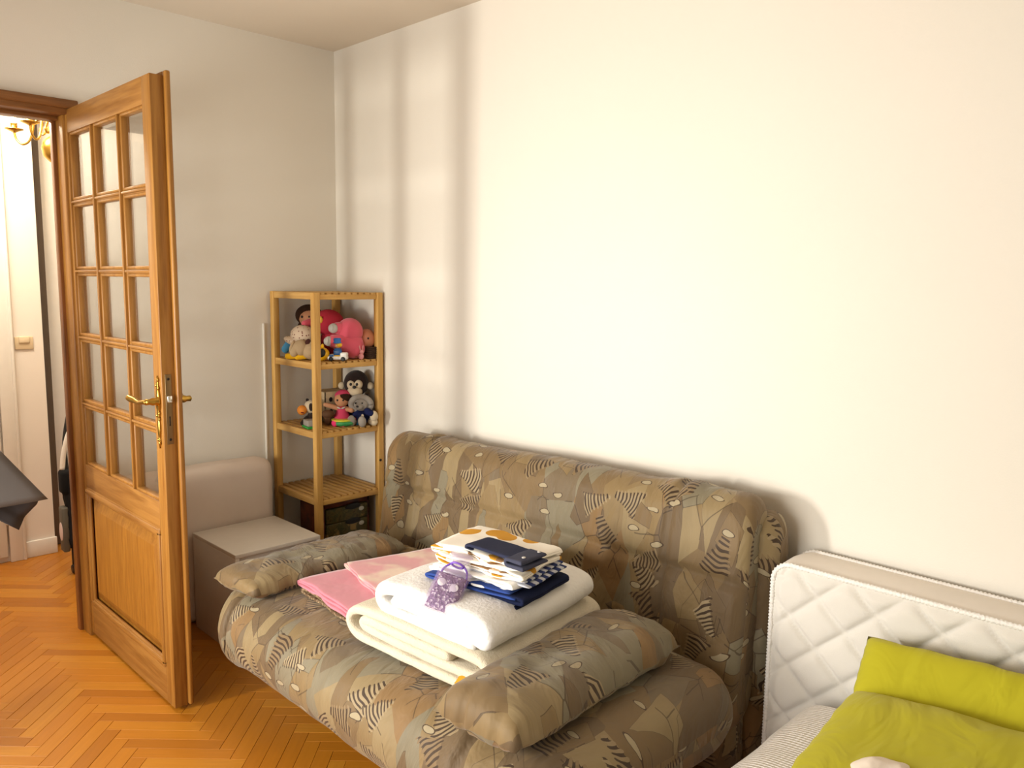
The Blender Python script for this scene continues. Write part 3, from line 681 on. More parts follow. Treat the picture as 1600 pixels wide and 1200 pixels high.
for p_ in ((0.302, -0.215, 1.222), (0.300, -0.238, 1.166)):
    bm = bmesh.new(); ell(bm, L(*p_), (0.022, 0.016, 0.022), (0, 0, 0.6)); ell(bm, L(p_[0]+0.006, p_[1]-0.010, p_[2]+0.002), (0.009, 0.006, 0.014)); ell(bm, L(p_[0]-0.006, p_[1]-0.014, p_[2]), (0.008, 0.006, 0.014)); obj('satin_foot', bm, silver, d)

def floral():
    t = NT('floral_cotton'); v = t.n('ShaderNodeTexVoronoi', {'Vector': t.uv(kind='Object'), 'Scale': 90.0}); sel = t.math('GREATER_THAN', t.n('ShaderNodeSeparateColor', {0: v.outputs['Color']}).outputs[0], 0.35)
    t.set(Base_Color=t.mix(t.math('MULTIPLY', t.math('LESS_THAN', v.outputs['Distance'], 0.30), sel), lin((212, 190, 164)), lin((120, 62, 54))), Roughness=0.9); return t.m
d = thing('floral_doll', 'soft doll in a flowered cream dress with yellow feet and blue mitt', 'doll', (0.19, -0.31, z0))
L = lambda x, y, z: (x-0.19, y+0.31, z-z0)
bm = bmesh.new(); ell(bm, L(0.185, -0.300, 1.188), (0.058, 0.05, 0.046)); ell(bm, L(0.168, -0.318, 1.160), (0.062, 0.045, 0.020), (0, 0.25, 0.5)); ell(bm, L(0.19, -0.29, 1.135), (0.055, 0.05, 0.050)); obj('flowered_dress', bm, floral(), d)
bm = bmesh.new(); capsule(bm, L(0.145, -0.330, 1.165), L(0.128, -0.352, 1.125), 0.019, 0.017); obj('blue_mitt', bm, cloth('blue_felt', (84, 158, 206)), d)
ye = cloth('yellow_felt', (232, 178, 30))
for a, b in ((L(0.205, -0.335, 1.10), L(0.176, -0.368, 1.098)), (L(0.262, -0.300, 1.106), L(0.228, -0.350, 1.098))): obj('foot', CAP(a, b, 0.015, 0.013), ye, d)
d = thing('knitted_puppy', 'beige knitted puppy with floppy ears face down at the shelf front', 'plush toy', (0.25, -0.33, z0))
beige = cloth('beige_knit', (190, 164, 128), 0.95, 0.1, 400, 0.7)
L = lambda x, y, z: (x-0.25, y+0.33, z-z0)
bm = bmesh.new(); ell(bm, L(0.235, -0.335, 1.138), (0.036, 0.034, 0.036)); capsule(bm, L(0.232, -0.345, 1.148), L(0.222, -0.362, 1.118), 0.022, 0.020); obj('head', bm, beige, d)
bm = bmesh.new(); ell(bm, L(0.262, -0.300, 1.126), (0.045, 0.045, 0.040)); obj('body', bm, beige, d)
for sg in (-1, 1): obj('ear', E(L(0.238+0.030*sg, -0.338+0.026*sg, 1.142), (0.010, 0.014, 0.028), (0.2*sg, 0.3, 0.7)), beige, d)
obj('brown_patch', E(L(0.268, -0.322, 1.163), (0.012, 0.010, 0.016), (0, 0.4, 0.6)), cloth('brown_felt', (72, 40, 34)), d)
d = thing('yellow_shell_toy', 'round yellow toy with a black opening behind the front post', 'toy', (0.315, -0.285, z0))
obj('shell', E((0, 0, 0.030), (0.038, 0.034, 0.030)), plain('yellow_plastic', (240, 186, 20), 0.35), d)
obj('black_opening', E((0.022, -0.012, 0.036), (0.018, 0.018, 0.020)), M_black, d)
obj('handle', T(catmull([(0.0, 0, 0.055), (0.014, -0.002, 0.072), (0.026, -0.006, 0.058)], 4), 0.004, 8), bpy.data.materials['yellow_plastic'], d)
wp = plain('white_plastic', (238, 236, 230), 0.3); bp = plain('blue_plastic', (26, 92, 160), 0.3)
d = thing('toy_car', 'white toy car carrying a blue capped figure at the shelf edge', 'toy car', (0.362, -0.232, z0), math.radians(45))
bm = bmesh.new(); box(bm, (-0.042, -0.020, 0.007), (0.042, 0.020, 0.022), 0.004); box(bm, (0.012, -0.019, 0.018), (0.042, 0.019, 0.038), 0.006); box(bm, (-0.036, -0.018, 0.016), (-0.014, 0.018, 0.030), 0.006); obj('body', bm, wp, d)
obj('windscreen', B((-0.034, -0.0195, 0.018), (-0.016, -0.017, 0.029), 0.002), bp, d)
obj('yellow_seat', B((-0.012, -0.017, 0.020), (0.012, 0.012, 0.026), 0.002), bpy.data.materials['yellow_plastic'], d)
for x in (-0.026, 0.026):
    for y in (-0.021, 0.021): obj('wheel', lathe(bmesh.new(), [(0.004, -0.004), (0.009, -0.004), (0.010, 0), (0.009, 0.004), (0.004, 0.004)], (x, y, 0.010), 14, Euler((math.pi/2, 0, 0))), M_black, d)
fg = thing('toy_figure', 'toy figure with blue cap and yellow hair riding the white toy car', 'toy figure', (0.362, -0.232, z0+0.026), math.radians(45))
bm = bmesh.new(); box(bm, (-0.017, -0.014, 0), (0.017, 0.010, 0.024), 0.004); box(bm, (-0.014, -0.012, 0.022), (0.014, 0.010, 0.030), 0.003); obj('torso', bm, bp, fg)
obj('head', E((0, -0.001, 0.041), (0.013, 0.012, 0.013)), plain('toy_skin', (214, 160, 118), 0.4), fg)
obj('hair', E((0.007, -0.004, 0.044), (0.013, 0.012, 0.010)), bpy.data.materials['yellow_plastic'], fg)
bm = bmesh.new(); lathe(bm, [(0.017, 0.051), (0.018, 0.055), (0.015, 0.058), (0.017, 0.070), (0.012, 0.074)], (-0.002, 0, 0), 16); obj('cap', bm, plain('cap_blue', (36, 112, 190), 0.35), fg)
d = thing('baby_doll', 'bare orange skinned baby doll slumped at the right of the shelf', 'doll', (0.33, -0.06, z0))
ors = plain('vinyl_skin', (196, 126, 92), 0.5); L = lambda x, y, z: (x-0.33, y+0.06, z-z0)
obj('head', E(L(0.322, -0.056, 1.170), (0.044, 0.040, 0.046)), ors, d)
obj('body', E(L(0.300, -0.082, 1.122), (0.040, 0.040, 0.038)), ors, d)
obj('arm', CAP(L(0.312, -0.100, 1.215), L(0.335, -0.072, 1.165), 0.014, 0.012), cloth('peach_sleeve', (224, 140, 92)), d)
obj('arm', CAP(L(0.330, -0.095, 1.140), L(0.345, -0.130, 1.104), 0.014, 0.011), ors, d)
for a, b in ((-0.006, 0.012), (0.012, -0.004)): obj('eye', E(L(0.350+a, -0.070+b, 1.176), (0.004, 0.004, 0.005)), M_black, d)
d = thing('pink_bunny', 'tiny pink rubber bunny beside the baby doll', 'toy', (0.370, -0.118, z0)); pk = plain('pink_rubber', (226, 150, 150), 0.5)
obj('body', E((0, 0, 0.014), (0.013, 0.012, 0.014)), pk, d); obj('head', E((0.002, 0.002, 0.034), (0.010, 0.010, 0.011)), pk, d)
for sg in (-1, 1): obj('ear', CAP((0.002, 0.005*sg, 0.042), (0.001, 0.009*sg, 0.060), 0.0035, 0.003, 8), pk, d)
d = thing('wicker_basket', 'small dark brown wicker basket at the right end of the shelf', 'basket', (0.345, -0.050, z0)); wk = cloth('dark_wicker', (74, 54, 40), 0.8, 0.2, 200, 0.8)
bm = bmesh.new()
for k in range(6): 
    pts = [(0.030*math.cos(a)*(1+0.02*k), 0.026*math.sin(a)*(1+0.02*k), 0.005+0.009*k) for a in [2*math.pi*i/24 for i in range(25)]]; tube(bm, pts, 0.005, 8)
obj('woven_side', bm, wk, d); obj('bottom', lathe(bmesh.new(), [(0.001, 0), (0.026, 0), (0.028, 0.006)], (0, 0, 0), 18), wk, d)
obj('handle', T(catmull([(0.0, -0.028, 0.045), (0.012, -0.015, 0.048), (0.016, 0.0, 0.046), (0.012, 0.02, 0.048), (0, 0.027, 0.045)], 5), 0.004, 8), wk, d)

z0 = RZ[2]
navy = cloth('navy_knit', (30, 38, 82), 0.9, 0.12, 500, 0.5); creamp = cloth('cream_plush', (222, 204, 172), 0.95, sheen=0.3); brownp = cloth('dark_brown_plush', (44, 30, 26), 0.95, 0.1, 500, 0.6, sheen=0.2); greyp = cloth('grey_plush', (168, 160, 150), 0.95, 0.1, 500, 0.6)
d = thing('monkey_plush', 'dark brown plush monkey with cream face and navy top on the lower toy shelf', 'plush toy', (0.27, -0.06, z0))
L = lambda x, y, z: (x-0.27, y+0.06, z-z0)
f_ = Vector((0.72, -0.69, 0)); rt = Vector((0.69, 0.72, 0)); hc = Vector((0.265, -0.075, 0.955))
K = lambda a, b, c: tuple((hc+rt*a+f_*b+Vector((0, 0, c)))-Vector((0.27, -0.06, z0)))
obj('head', E(K(0, 0, 0.010), (0.056, 0.056, 0.060)), brownp, d)
bm = bmesh.new(); ell(bm, K(-0.014, 0.042, 0.008), (0.022, 0.020, 0.022)); ell(bm, K(0.016, 0.042, 0.010), (0.022, 0.020, 0.022)); ell(bm, K(0, 0.040, -0.024), (0.036, 0.034, 0.026)); obj('face', bm, creamp, d)
for a in (-0.014, 0.014): obj('eye', E(K(a, 0.062, 0.012), (0.006, 0.006, 0.007)), M_black, d)
obj('nose', E(K(0.003, 0.068, 0.0), (0.009, 0.008, 0.007)), M_black, d)
for a in (-0.066, 0.064): obj('ear', E(K(a, 0.0, -0.002), (0.018, 0.016, 0.017)), creamp, d)
bm = bmesh.new(); ell(bm, K(0, 0.0, -0.100), (0.056, 0.050, 0.072)); capsule(bm, K(-0.045, 0.015, -0.06), K(-0.058, 0.05, -0.125), 0.020, 0.018); capsule(bm, K(0.045, 0.01, -0.06), K(0.055, 0.03, -0.12), 0.020, 0.018); obj('navy_top', bm, navy, d)
for a in (-0.03, 0.03): obj('leg', CAP(K(a, 0.02, -0.145), K(a*1.2, 0.062, -0.152), 0.019, 0.017), brownp, d)
d = thing('grey_puppy_plush', 'grey hooded plush puppy in a navy jumper sitting against the monkey', 'plush toy', (0.34, -0.09, z0))
hc = Vector((0.336, -0.096, 0.880)); K = lambda a, b, c: tuple((hc+rt*a+f_*b+Vector((0, 0, c)))-Vector((0.34, -0.09, z0)))
bm = bmesh.new(); tube(bm, [K(0.044*math.cos(t_), 0.012+0.01*math.sin(t_), 0.034*math.sin(t_)) for t_ in [2*math.pi*i/22 for i in range(23)]], 0.014, 10); obj('hood', bm, greyp, d)
bm = bmesh.new(); ell(bm, K(0, 0.006, 0), (0.038, 0.032, 0.034)); ell(bm, K(-0.004, 0.040, -0.008), (0.018, 0.018, 0.014)); obj('head', bm, greyp, d)
obj('nose', E(K(-0.008, 0.058, -0.004), (0.006, 0.005, 0.005)), M_black, d)
for a in (-0.020, 0.010): obj('eye', E(K(a, 0.038, 0.008), (0.004, 0.004, 0.004)), M_black, d)
bm = bmesh.new(); ell(bm, K(0.0, 0.0, -0.056), (0.044, 0.040, 0.036)); capsule(bm, K(0.030, 0.028, -0.030), K(0.050, 0.050, -0.035), 0.016, 0.014); obj('jumper', bm, navy, d)
obj('white_emblem', E(K(0.012, 0.044, -0.048), (0.008, 0.005, 0.008)), creamp, d)
for a, b, c in ((-0.036, 0.056, -0.070), (0.012, 0.064, -0.072), (0.062, 0.045, -0.050)):
    bm = bmesh.new(); capsule(bm, K(a*0.7, 0.01, -0.075), K(a, b-0.014, -0.078), 0.016, 0.016); ell(bm, K(a, b-0.006, c), (0.019, 0.018, 0.026), (0.2, 0.2, 0)); obj('foot', bm, greyp if a < 0.05 else creamp, d)
d = thing('pink_bonnet_doll', 'soft doll in pink bonnet and dress with hot pink shoes on the lower toy shelf', 'doll', (0.28, -0.17, z0))
hc = Vector((0.277, -0.160, 0.898)); K = lambda a, b, c: tuple((hc+rt*a+f_*b+Vector((0, 0, c)))-Vector((0.28, -0.17, z0)))
pks = cloth('pink_cotton', (214, 72, 106)); hot = cloth('hot_pink_felt', (252, 70, 128))
obj('head', E(K(0, 0.004, 0), (0.034, 0.032, 0.032)), skin, d)
bm = bmesh.new(); ell(bm, K(0.003, -0.010, 0.014), (0.038, 0.036, 0.030)); obj('bonnet', bm, pks, d)
bm = bmesh.new(); ell(bm, K(0.008, 0.000, 0.010), (0.036, 0.034, 0.024)); obj('fringe', bm, hair, d)
for a in (-0.014, 0.012): obj('eye', E(K(a, 0.034, 0.002), (0.0045, 0.0045, 0.0045)), M_black, d)
bm = bmesh.new(); lathe(bm, [(0.012, -0.026), (0.022, -0.036), (0.026, -0.055), (0.036, -0.075), (0.048, -0.092), (0.044, -0.096), (0.01, -0.096)], K(0, 0, 0), 20); ell(bm, K(0.052, 0.014, -0.082), (0.036, 0.02, 0.010), (0, 0, 0.7)); obj('dress', bm, pks, d)
bm = bmesh.new(); ell(bm, K(-0.010, 0.024, -0.034), (0.010, 0.004, 0.004), (0, 0.4, 0.8)); ell(bm, K(0.010, 0.024, -0.034), (0.010, 0.004, 0.004), (0, -0.4, 0.8)); obj('white_bow', bm, silver, d)
obj('arm', CAP(K(-0.018, 0.006, -0.038), K(-0.072, 0.012, -0.022), 0.012, 0.010), skin, d); obj('arm', CAP(K(0.018, 0.004, -0.040), K(0.046, 0.016, -0.046), 0.012, 0.011), skin, d)
for a in (-0.024, 0.014):
    lg = obj('leg', CAP(K(a, 0.02, -0.098), K(a+0.002, 0.052, -0.102), 0.009, 0.009), skin, d); obj('shoe', E(K(a+0.003, 0.066, -0.096), (0.018, 0.012, 0.016)), hot, lg)
d = thing('shape_box', 'pale wooden toy box with dark heart shaped holes at the back of the shelf', 'toy box', (0.145, -0.125, z0)); M_ply = wood('pale_plywood', (206, 184, 146), (188, 162, 122), 'X', 0.6)
bm = bmesh.new()
for lo, hi in (((-0.055, -0.075, 0), (-0.049, 0.075, 0.14)), ((0.049, -0.075, 0), (0.055, 0.075, 0.14)), ((-0.055, -0.075, 0), (0.055, -0.069, 0.14)), ((-0.055, 0.069, 0), (0.055, 0.075, 0.14)), ((-0.055, -0.075, 0), (0.055, 0.075, 0.006))): box(bm, lo, hi, 0.001, 1)
obj('box_wall', bm, M_ply, d); obj('lid', B((-0.052, -0.072, 0.128), (0.052, 0.072, 0.136), 0.001), M_ply, d)
for y in (-0.045, -0.005, 0.035):
    for z in (0.105, 0.05): obj('heart_hole', E((0.0555, y, z), (0.002, 0.009, 0.011)), brownp, d)
d = thing('cow_plush', 'black and white plush cow with orange snout at the left of the lower toy shelf', 'plush toy', (0.185, -0.27, z0))
hc = Vector((0.190, -0.272, 0.862)); K = lambda a, b, c: tuple((hc+rt*a+f_*b+Vector((0, 0, c)))-Vector((0.185, -0.27, z0)))
obj('head', E(K(0.004, -0.002, 0.004), (0.032, 0.030, 0.030)), creamp, d); obj('snout', E(K(-0.030, 0.022, -0.008), (0.022, 0.022, 0.022)), cloth('orange_plush', (240, 150, 60)), d)
obj('mouth', E(K(-0.024, 0.042, -0.016), (0.008, 0.003, 0.003), (0, 0.3, 0.8)), cloth('maroon_felt', (120, 40, 40)), d)
obj('black_patch', E(K(0.010, 0.022, 0.006), (0.012, 0.010, 0.018)), brownp, d)
for a in (-0.012, 0.034): obj('ear', E(K(a, -0.004, 0.034), (0.010, 0.006, 0.008)), brownp, d)
bm = bmesh.new(); ell(bm, K(0.020, -0.006, -0.046), (0.040, 0.034, 0.032)); capsule(bm, K(-0.01, 0.01, -0.045), K(-0.028, 0.022, -0.066), 0.012, 0.011); obj('body', bm, brownp, d)
d = thing('grey_toy_block', 'grey toy box on a green tray at the left of the lower toy shelf', 'toy', (0.262, -0.315, z0), math.radians(-10))
obj('green_tray', B((-0.034, -0.026, 0.0), (0.040, 0.03, 0.010), 0.003), plain('green_plastic', (42, 150, 62), 0.4), d); obj('grey_box', B((-0.028, -0.022, 0.010), (0.034, 0.026, 0.036), 0.003), plain('grey_card', (158, 150, 140), 0.6), d)
d = thing('brown_shoe_toy', 'brown felt toy shoe lying behind the front post', 'toy', (0.262, -0.225, z0))
bm = bmesh.new(); ell(bm, (0, 0, 0.052), (0.030, 0.028, 0.018)); capsule(bm, (0, 0, 0.014), (0, 0, 0.04), 0.014, 0.018); obj('body', bm, cloth('mid_brown_felt', (104, 74, 52)), d)
d = thing('green_turtle_toy', 'flat green plastic toy with a yellow rim under the pink doll', 'toy', (0.315, -0.175, z0), math.radians(46))
obj('green_shell', lathe(bmesh.new(), [(0.02, 0.0), (0.046, 0.006), (0.052, 0.014), (0.050, 0.022), (0.03, 0.026)], (0, 0, 0), 28), plain('turtle_green', (56, 160, 92), 0.35), d)
obj('yellow_rim', lathe(bmesh.new(), [(0.03, 0.024), (0.048, 0.024), (0.050, 0.028), (0.045, 0.031), (0.02, 0.031)], (-0.006, 0, 0), 28), plain('lime_plastic', (226, 218, 60), 0.35), d)
d = tag(obj('teal_cloth_book', B((0.300, -0.130, z0), (0.352, -0.085, z0+0.016), 0.004), cloth('teal_felt', (36, 96, 128))), 'small teal cloth book flat beside the puppy plush', 'book')

# ------------------------------------------------------------------ white cabinet and foam mattress behind the door
cb = thing('bedside_cabinet', 'low white box cabinet with inset drawer front behind the glazed door', 'cabinet', (0.195, -0.825, 0))
M_mel = plain('white_melamine', (232, 226, 216), 0.4)
cw, cd, chh = 0.365, 0.375, 0.402
obj('top_panel', B((0, 0, chh-0.016), (cd, cw, chh), 0.0015), M_mel, cb)
obj('side_panel', B((0, 0, 0), (cd, 0.016, chh-0.016), 0.001), M_mel, cb); obj('side_panel', B((0, cw-0.016, 0), (cd, cw, chh-0.016), 0.001), M_mel, cb)
obj('base_panel', B((0, 0.016, 0.03), (cd-0.03, cw-0.016, 0.046), 0.001), M_mel, cb); obj('back_panel', B((0, 0.016, 0.0), (0.006, cw-0.016, chh-0.016), 0.001), M_mel, cb)
obj('drawer_front', B((cd-0.030, 0.019, 0.215), (cd-0.012, cw-0.022, chh-0.019), 0.0015), M_mel, cb); obj('drawer_front', B((cd-0.030, 0.019, 0.03), (cd-0.012, cw-0.022, 0.211), 0.0015), M_mel, cb)
fm = bmesh.new()
bm = sweep(rrect(-0.0, 0.155, 0.0, 0.652, 0.045), end_space(-1.06, -0.44, 40, 0.045), 0.045, 0.004, 5.0, 9.0, place=lambda v: Vector((0.022+v.y, v.x, v.z)))
tag(obj('foam_mattress', bm, cloth('blush_sheet', (226, 210, 196), 0.9, 0.05)), 'folded foam mattress in a pale blush sheet standing against the wall', 'mattress')

# ------------------------------------------------------------------ sofa bed
sf = thing('sofa_bed', 'low sofa bed with brown patchwork printed cover along the cream wall', 'sofa', (1.55, -0.6, 0))
off = Matrix.Translation((-1.55, 0.6, 0))
prof = rrect(-1.085, -0.27, 0.195, 0.432, 0.112, 10, 12)
def seat_hump(v):
    t = max(0.0, (-0.86-v.y)/0.225)
    if v.x < 1.1: v.x += 0.09*t*t*(1-(v.x-0.84)/0.26)
    v.z += 0.010*math.sin(max(0, min(1, (v.y+1.0)/0.7))*math.pi)*(1 if v.z > 0.35 else 0)
    return v
obj('seat_cushion', xform(sweep(prof, end_space(0.84, 2.38, 120, 0.10), 0.10, 0.007, 5.0, 1.0, seams=(1.005, 2.12), seam_depth=0.018, hump=seat_hump), off), M_sofa, sf)
lean = 0.165
pb_ = [Vector((p.x+(p.y-0.2)*lean, p.y)) for p in rrect(-0.315, -0.165, 0.20, 0.815, 0.07, 10, 12)]
def back_hump(v):
    if v.z > 0.5: v.z += (v.x-0.70)/1.63*0.045*(v.z-0.5)/0.32
    return v
fr = 0.07*math.pi*1.5+(0.615-0.14)+(0.15-0.14)
obj('back_cushion', xform(sweep(pb_, end_space(0.69, 2.335, 120, 0.06), 0.06, 0.008, 5.0, 2.0, seams=(0.955, 2.085), seam_depth=0.020, hump=back_hump, cutrows=(fr+0.815-0.07-0.60,)), off), M_sofa, sf)
pr_ = rrect(-0.165, -0.03, 0.07, 0.765, 0.05, 10, 12)
obj('rear_cover', xform(sweep(pr_, end_space(0.71, 2.372, 150, 0.05), 0.05, 0.014, 12.0, 3.0, hump=back_hump), off), M_sofa, sf)
obj('back_flap', xform(sweep(rrect(-0.27, -0.15, 0.06, 0.50, 0.05, 8, 9), end_space(0.72, 2.325, 80, 0.05), 0.05, 0.012, 9.0, 5.0), off), M_sofa, sf)
for y in (-0.95, -0.35): obj('frame_bar', xform(CAP((0.9, y, 0.17), (2.28, y, 0.17), 0.016, 0.016), off), M_dark, sf)
for x in (1.10, 2.22):
    obj('frame_bar', xform(CAP((x, -0.95, 0.17), (x, -0.2, 0.17), 0.014, 0.014), off), M_dark, sf)
    for y in (-0.62, -0.30): obj('leg', xform(CAP((x, y, 0.017), (x, y, 0.17), 0.016, 0.016), off), M_dark, sf)
def bolster(label, c, rz, lx, ly, lz, seed, tilt=0.0):
    bm = cushion(lx, ly, lz, 64, 9.0, 0.02, 0.016, 10.0, seed, 0.30, 0.014, 3.2)
    o = obj('bolster_cushion', bm, M_sofa); o.location = c; o.rotation_euler = (tilt, 0, rz)
    return tag(o, label, 'cushion', 'loose armrest cushions of the sofa bed')
bolster('patchwork bolster cushion at the left end of the seat beside the white cabinet', (0.978, -0.725, 0.458), math.radians(94), 0.63, 0.25, 0.105, 1.0)
bolster('patchwork bolster cushion at the right end of the seat beside the folded blankets', (2.142, -0.730, 0.480), math.radians(94), 0.67, 0.25, 0.15, 4.0)

# ------------------------------------------------------------------ folded linen on the sofa
ST = 0.434
def terry(name, rgb, sc=420, k=0.8):
    t = NT(name); c = lin(rgb); v = t.uv(kind='Object')
    n1 = t.n('ShaderNodeTexNoise', {'Vector': v, 'Scale': sc, 'Detail': 3.0}).outputs[0]; n2 = t.n('ShaderNodeTexNoise', {'Vector': v, 'Scale': 90.0, 'Detail': 3.0}).outputs[0]
    t.set(Base_Color=c, Roughness=0.95, Sheen_Weight=0.2); t.p.inputs['Specular IOR Level'].default_value = 0.15
    t.bump(t.math('ADD', n1, n2), k, 0.004); return t.m
def folded(name, label, cat, path, th, depth, c, rz, m, group=None, **kw):
    bm = ribbon(path, th, -depth/2, depth/2, **kw)
    o = obj(name, bm, m); o.location = c; o.rotation_euler = (0, 0, rz); return tag(o, label, cat, group)
folded('cream_blanket', 'thick cream fleece blanket folded at the bottom of the pile', 'blanket',
       [(0.280, 0.017), (0.161, 0.016), (0.000, 0.016), (-0.171, 0.017), (-0.238, 0.024), (-0.265, 0.052), (-0.248, 0.082), (-0.193, 0.097), (-0.054, 0.100), (0.107, 0.098), (0.214, 0.097), (0.253, 0.088), (0.263, 0.070), (0.244, 0.053), (0.161, 0.048), (0.000, 0.047), (-0.139, 0.048), (-0.198, 0.055), (-0.201, 0.068), (-0.161, 0.073), (0.000, 0.072), (0.139, 0.073)],
       0.026, 0.50, (1.772, -0.690, ST+0.006), math.radians(4), terry('cream_fleece', (230, 219, 194)), amp=0.003, skew=-0.03)
folded('white_duvet', 'soft white quilt folded on top of the cream blanket', 'quilt',
       [(0.17, 0.030), (0.0, 0.024), (-0.13, 0.026), (-0.185, 0.046), (-0.178, 0.080), (-0.10, 0.094), (0.0, 0.093), (0.12, 0.090), (0.185, 0.084), (0.205, 0.066), (0.192, 0.046), (0.16, 0.048), (0.05, 0.058), (-0.08, 0.060), (-0.135, 0.060)],
       0.040, 0.46, (1.808, -0.690, ST+0.094), math.radians(4), terry('white_cotton_wadding', (232, 230, 226), 120, 0.4), amp=0.014, ns=6.0, seed=3.0, skew=-0.02)
def patterned():
    t = NT('mustard_print_cotton'); v = t.n('ShaderNodeTexVoronoi', {'Vector': t.uv(kind='UV'), 'Scale': 13.0, 'Smoothness': 0.4}, feature='SMOOTH_F1'); r = t.n('ShaderNodeSeparateColor', {0: t.n('ShaderNodeTexVoronoi', {'Vector': t.uv(kind='UV'), 'Scale': 13.0}).outputs['Color']}).outputs[0]
    blob = t.math('LESS_THAN', v.outputs['Distance'], 0.42)
    col = t.ramp(r, [(0, lin((206, 148, 36))), (0.45, lin((246, 240, 228))), (0.68, lin((150, 112, 72))), (0.8, lin((206, 148, 36)))], 'CONSTANT')
    t.set(Base_Color=t.mix(blob, lin((248, 242, 230)), col), Roughness=0.9); return t.m
M_must = patterned(); M_navy = cloth('navy_jersey', (20, 28, 58), 0.9, 0.1); M_wh = terry('white_jersey', (250, 248, 244), 300, 0.3)
CT = ST+0.094+0.104
sp = lambda w, t: [(w, t*0.5), (0, t*0.5), (-w*0.85, t*0.55), (-w, t*1.25), (-w*0.85, t*1.9), (0, t*2.0), (w*0.9, t*2.0)]
sp3 = lambda w, t: [(w*0.9, t*0.5), (0, t*0.5), (-w*0.9, t*0.55), (-w, t*1.1), (-w*0.9, t*1.6), (0, t*1.6), (w*0.88, t*1.65), (w, t*2.2), (w*0.88, t*2.75), (0, t*2.8), (-w*0.9, t*2.8)]
G = 'folded baby clothes on the pile'
th = math.radians(10); cx, cy = 1.862, -0.700
folded('navy_trousers', 'dark navy jersey folded at the bottom of the clothes', 'clothes', sp3(0.155, 0.0115), 0.011, 0.22, (cx, cy, CT-0.012), th, M_navy, G, amp=0.003, wave=0.006)
folded('blue_top', 'bright blue garment peeping out below the white vests', 'clothes', sp(0.14, 0.007), 0.0065, 0.22, (cx-0.008, cy-0.012, CT+0.016), th+0.05, cloth('royal_blue_jersey', (52, 78, 150)), G, amp=0.002, wave=0.006)
folded('white_vests', 'white cotton vests folded above the navy layer', 'clothes', sp3(0.135, 0.0075), 0.007, 0.20, (cx-0.01, cy-0.004, CT+0.026), th-0.03, M_wh, G, amp=0.006, wave=0.022)
def gingham():
    t = NT('navy_check_cotton'); u = t.n('ShaderNodeSeparateXYZ', {0: t.uv(kind='UV')}).outputs
    s_ = t.math('GREATER_THAN', t.math('SINE', t.math('MULTIPLY', u[1], 190.0)), 0.1); t.set(Base_Color=t.mix(s_, lin((34, 50, 104)), lin((196, 198, 206))), Roughness=0.9); return t.m
folded('checked_romper', 'navy and white checked romper folded in the clothes pile', 'clothes', sp(0.145, 0.0055), 0.005, 0.19, (cx+0.008, cy+0.012, CT+0.043), th+0.02, gingham(), G, amp=0.003, wave=0.008)
folded('mustard_print_romper', 'white romper with mustard blots, lower of the two', 'clothes', sp3(0.145, 0.0085), 0.008, 0.19, (cx-0.005, cy+0.004, CT+0.053), th+0.04, M_must, G, amp=0.006, wave=0.024, seed=2.0)
folded('mustard_print_pyjamas', 'white pyjamas with mustard blots, upper of the two', 'clothes', sp3(0.150, 0.0085), 0.008, 0.19, (cx-0.012, cy+0.010, CT+0.072), th-0.06, M_must, G, amp=0.008, wave=0.026, seed=6.0)
jn = folded('slate_trousers', 'small slate blue trousers with buttoned cuff on top of the pile', 'clothes', sp(0.105, 0.0095), 0.009, 0.085, (cx+0.055, cy-0.030, CT+0.091), th-0.12, cloth('slate_denim', (50, 54, 78), 0.9, 0.15), G, amp=0.003, wave=0.006, seed=4.0)
cuff = obj('buttoned_cuff', xform(ribbon(sp(0.030, 0.0105), 0.010, -0.050, 0.050, amp=0.002, wave=0.004), Matrix.Translation((0.078, -0.002, -0.001))), cloth('slate_cuff', (72, 74, 92)), jn)
for y in (-0.030, 0.030): obj('button', lathe(bmesh.new(), [(0.005, 0.0), (0.0055, 0.002), (0.003, 0.003)], (0.092, y, 0.027), 14), plain('pearl_button', (196, 190, 184), 0.3), cuff)

# lavender sachet
sa_ = thing('lavender_sachet', 'purple organza sachet of dried lavender leaning on the clothes pile', 'sachet', (1.862, -0.880, ST+0.222), 0)
t = NT('lilac_organza'); t.set(Base_Color=lin((186, 160, 206)), Roughness=0.4, Alpha=0.28); M_org = t.m
t = NT('lavender_buds'); v = t.n('ShaderNodeTexVoronoi', {'Vector': t.uv(kind='Object'), 'Scale': 170.0}); t.set(Base_Color=t.ramp(t.n('ShaderNodeSeparateColor', {0: v.outputs['Color']}).outputs[0], [(0, lin((104, 78, 104))), (0.5, lin((140, 112, 138))), (0.72, lin((150, 122, 150))), (0.8, lin((224, 212, 220)))]), Roughness=0.9); t.bump(v.outputs['Distance'], 0.8, 0.006); M_bud = t.m
U_ = Vector((-0.30, 0.74, 0.60)).normalized(); Rv = Vector((0.70, 0.70, -0.05)); Rv = (Rv-U_*Rv.dot(U_)).normalized(); R_ = Matrix((Rv, U_, Rv.cross(U_))).transposed().to_4x4()
bm = cushion(0.075, 0.105, 0.030, 24, 3.0, 0.05, 0.003, 40.0, 2.0, 0.5); obj('lavender_filling', xform(bm, R_ @ Matrix.Translation((0, -0.006, 0.0))), M_bud, sa_)
bm = cushion(0.088, 0.125, 0.036, 24, 3.4, 0.05, 0.003, 40.0, 2.0, 0.5); obj('organza_bag', xform(bm, R_), M_org, sa_)
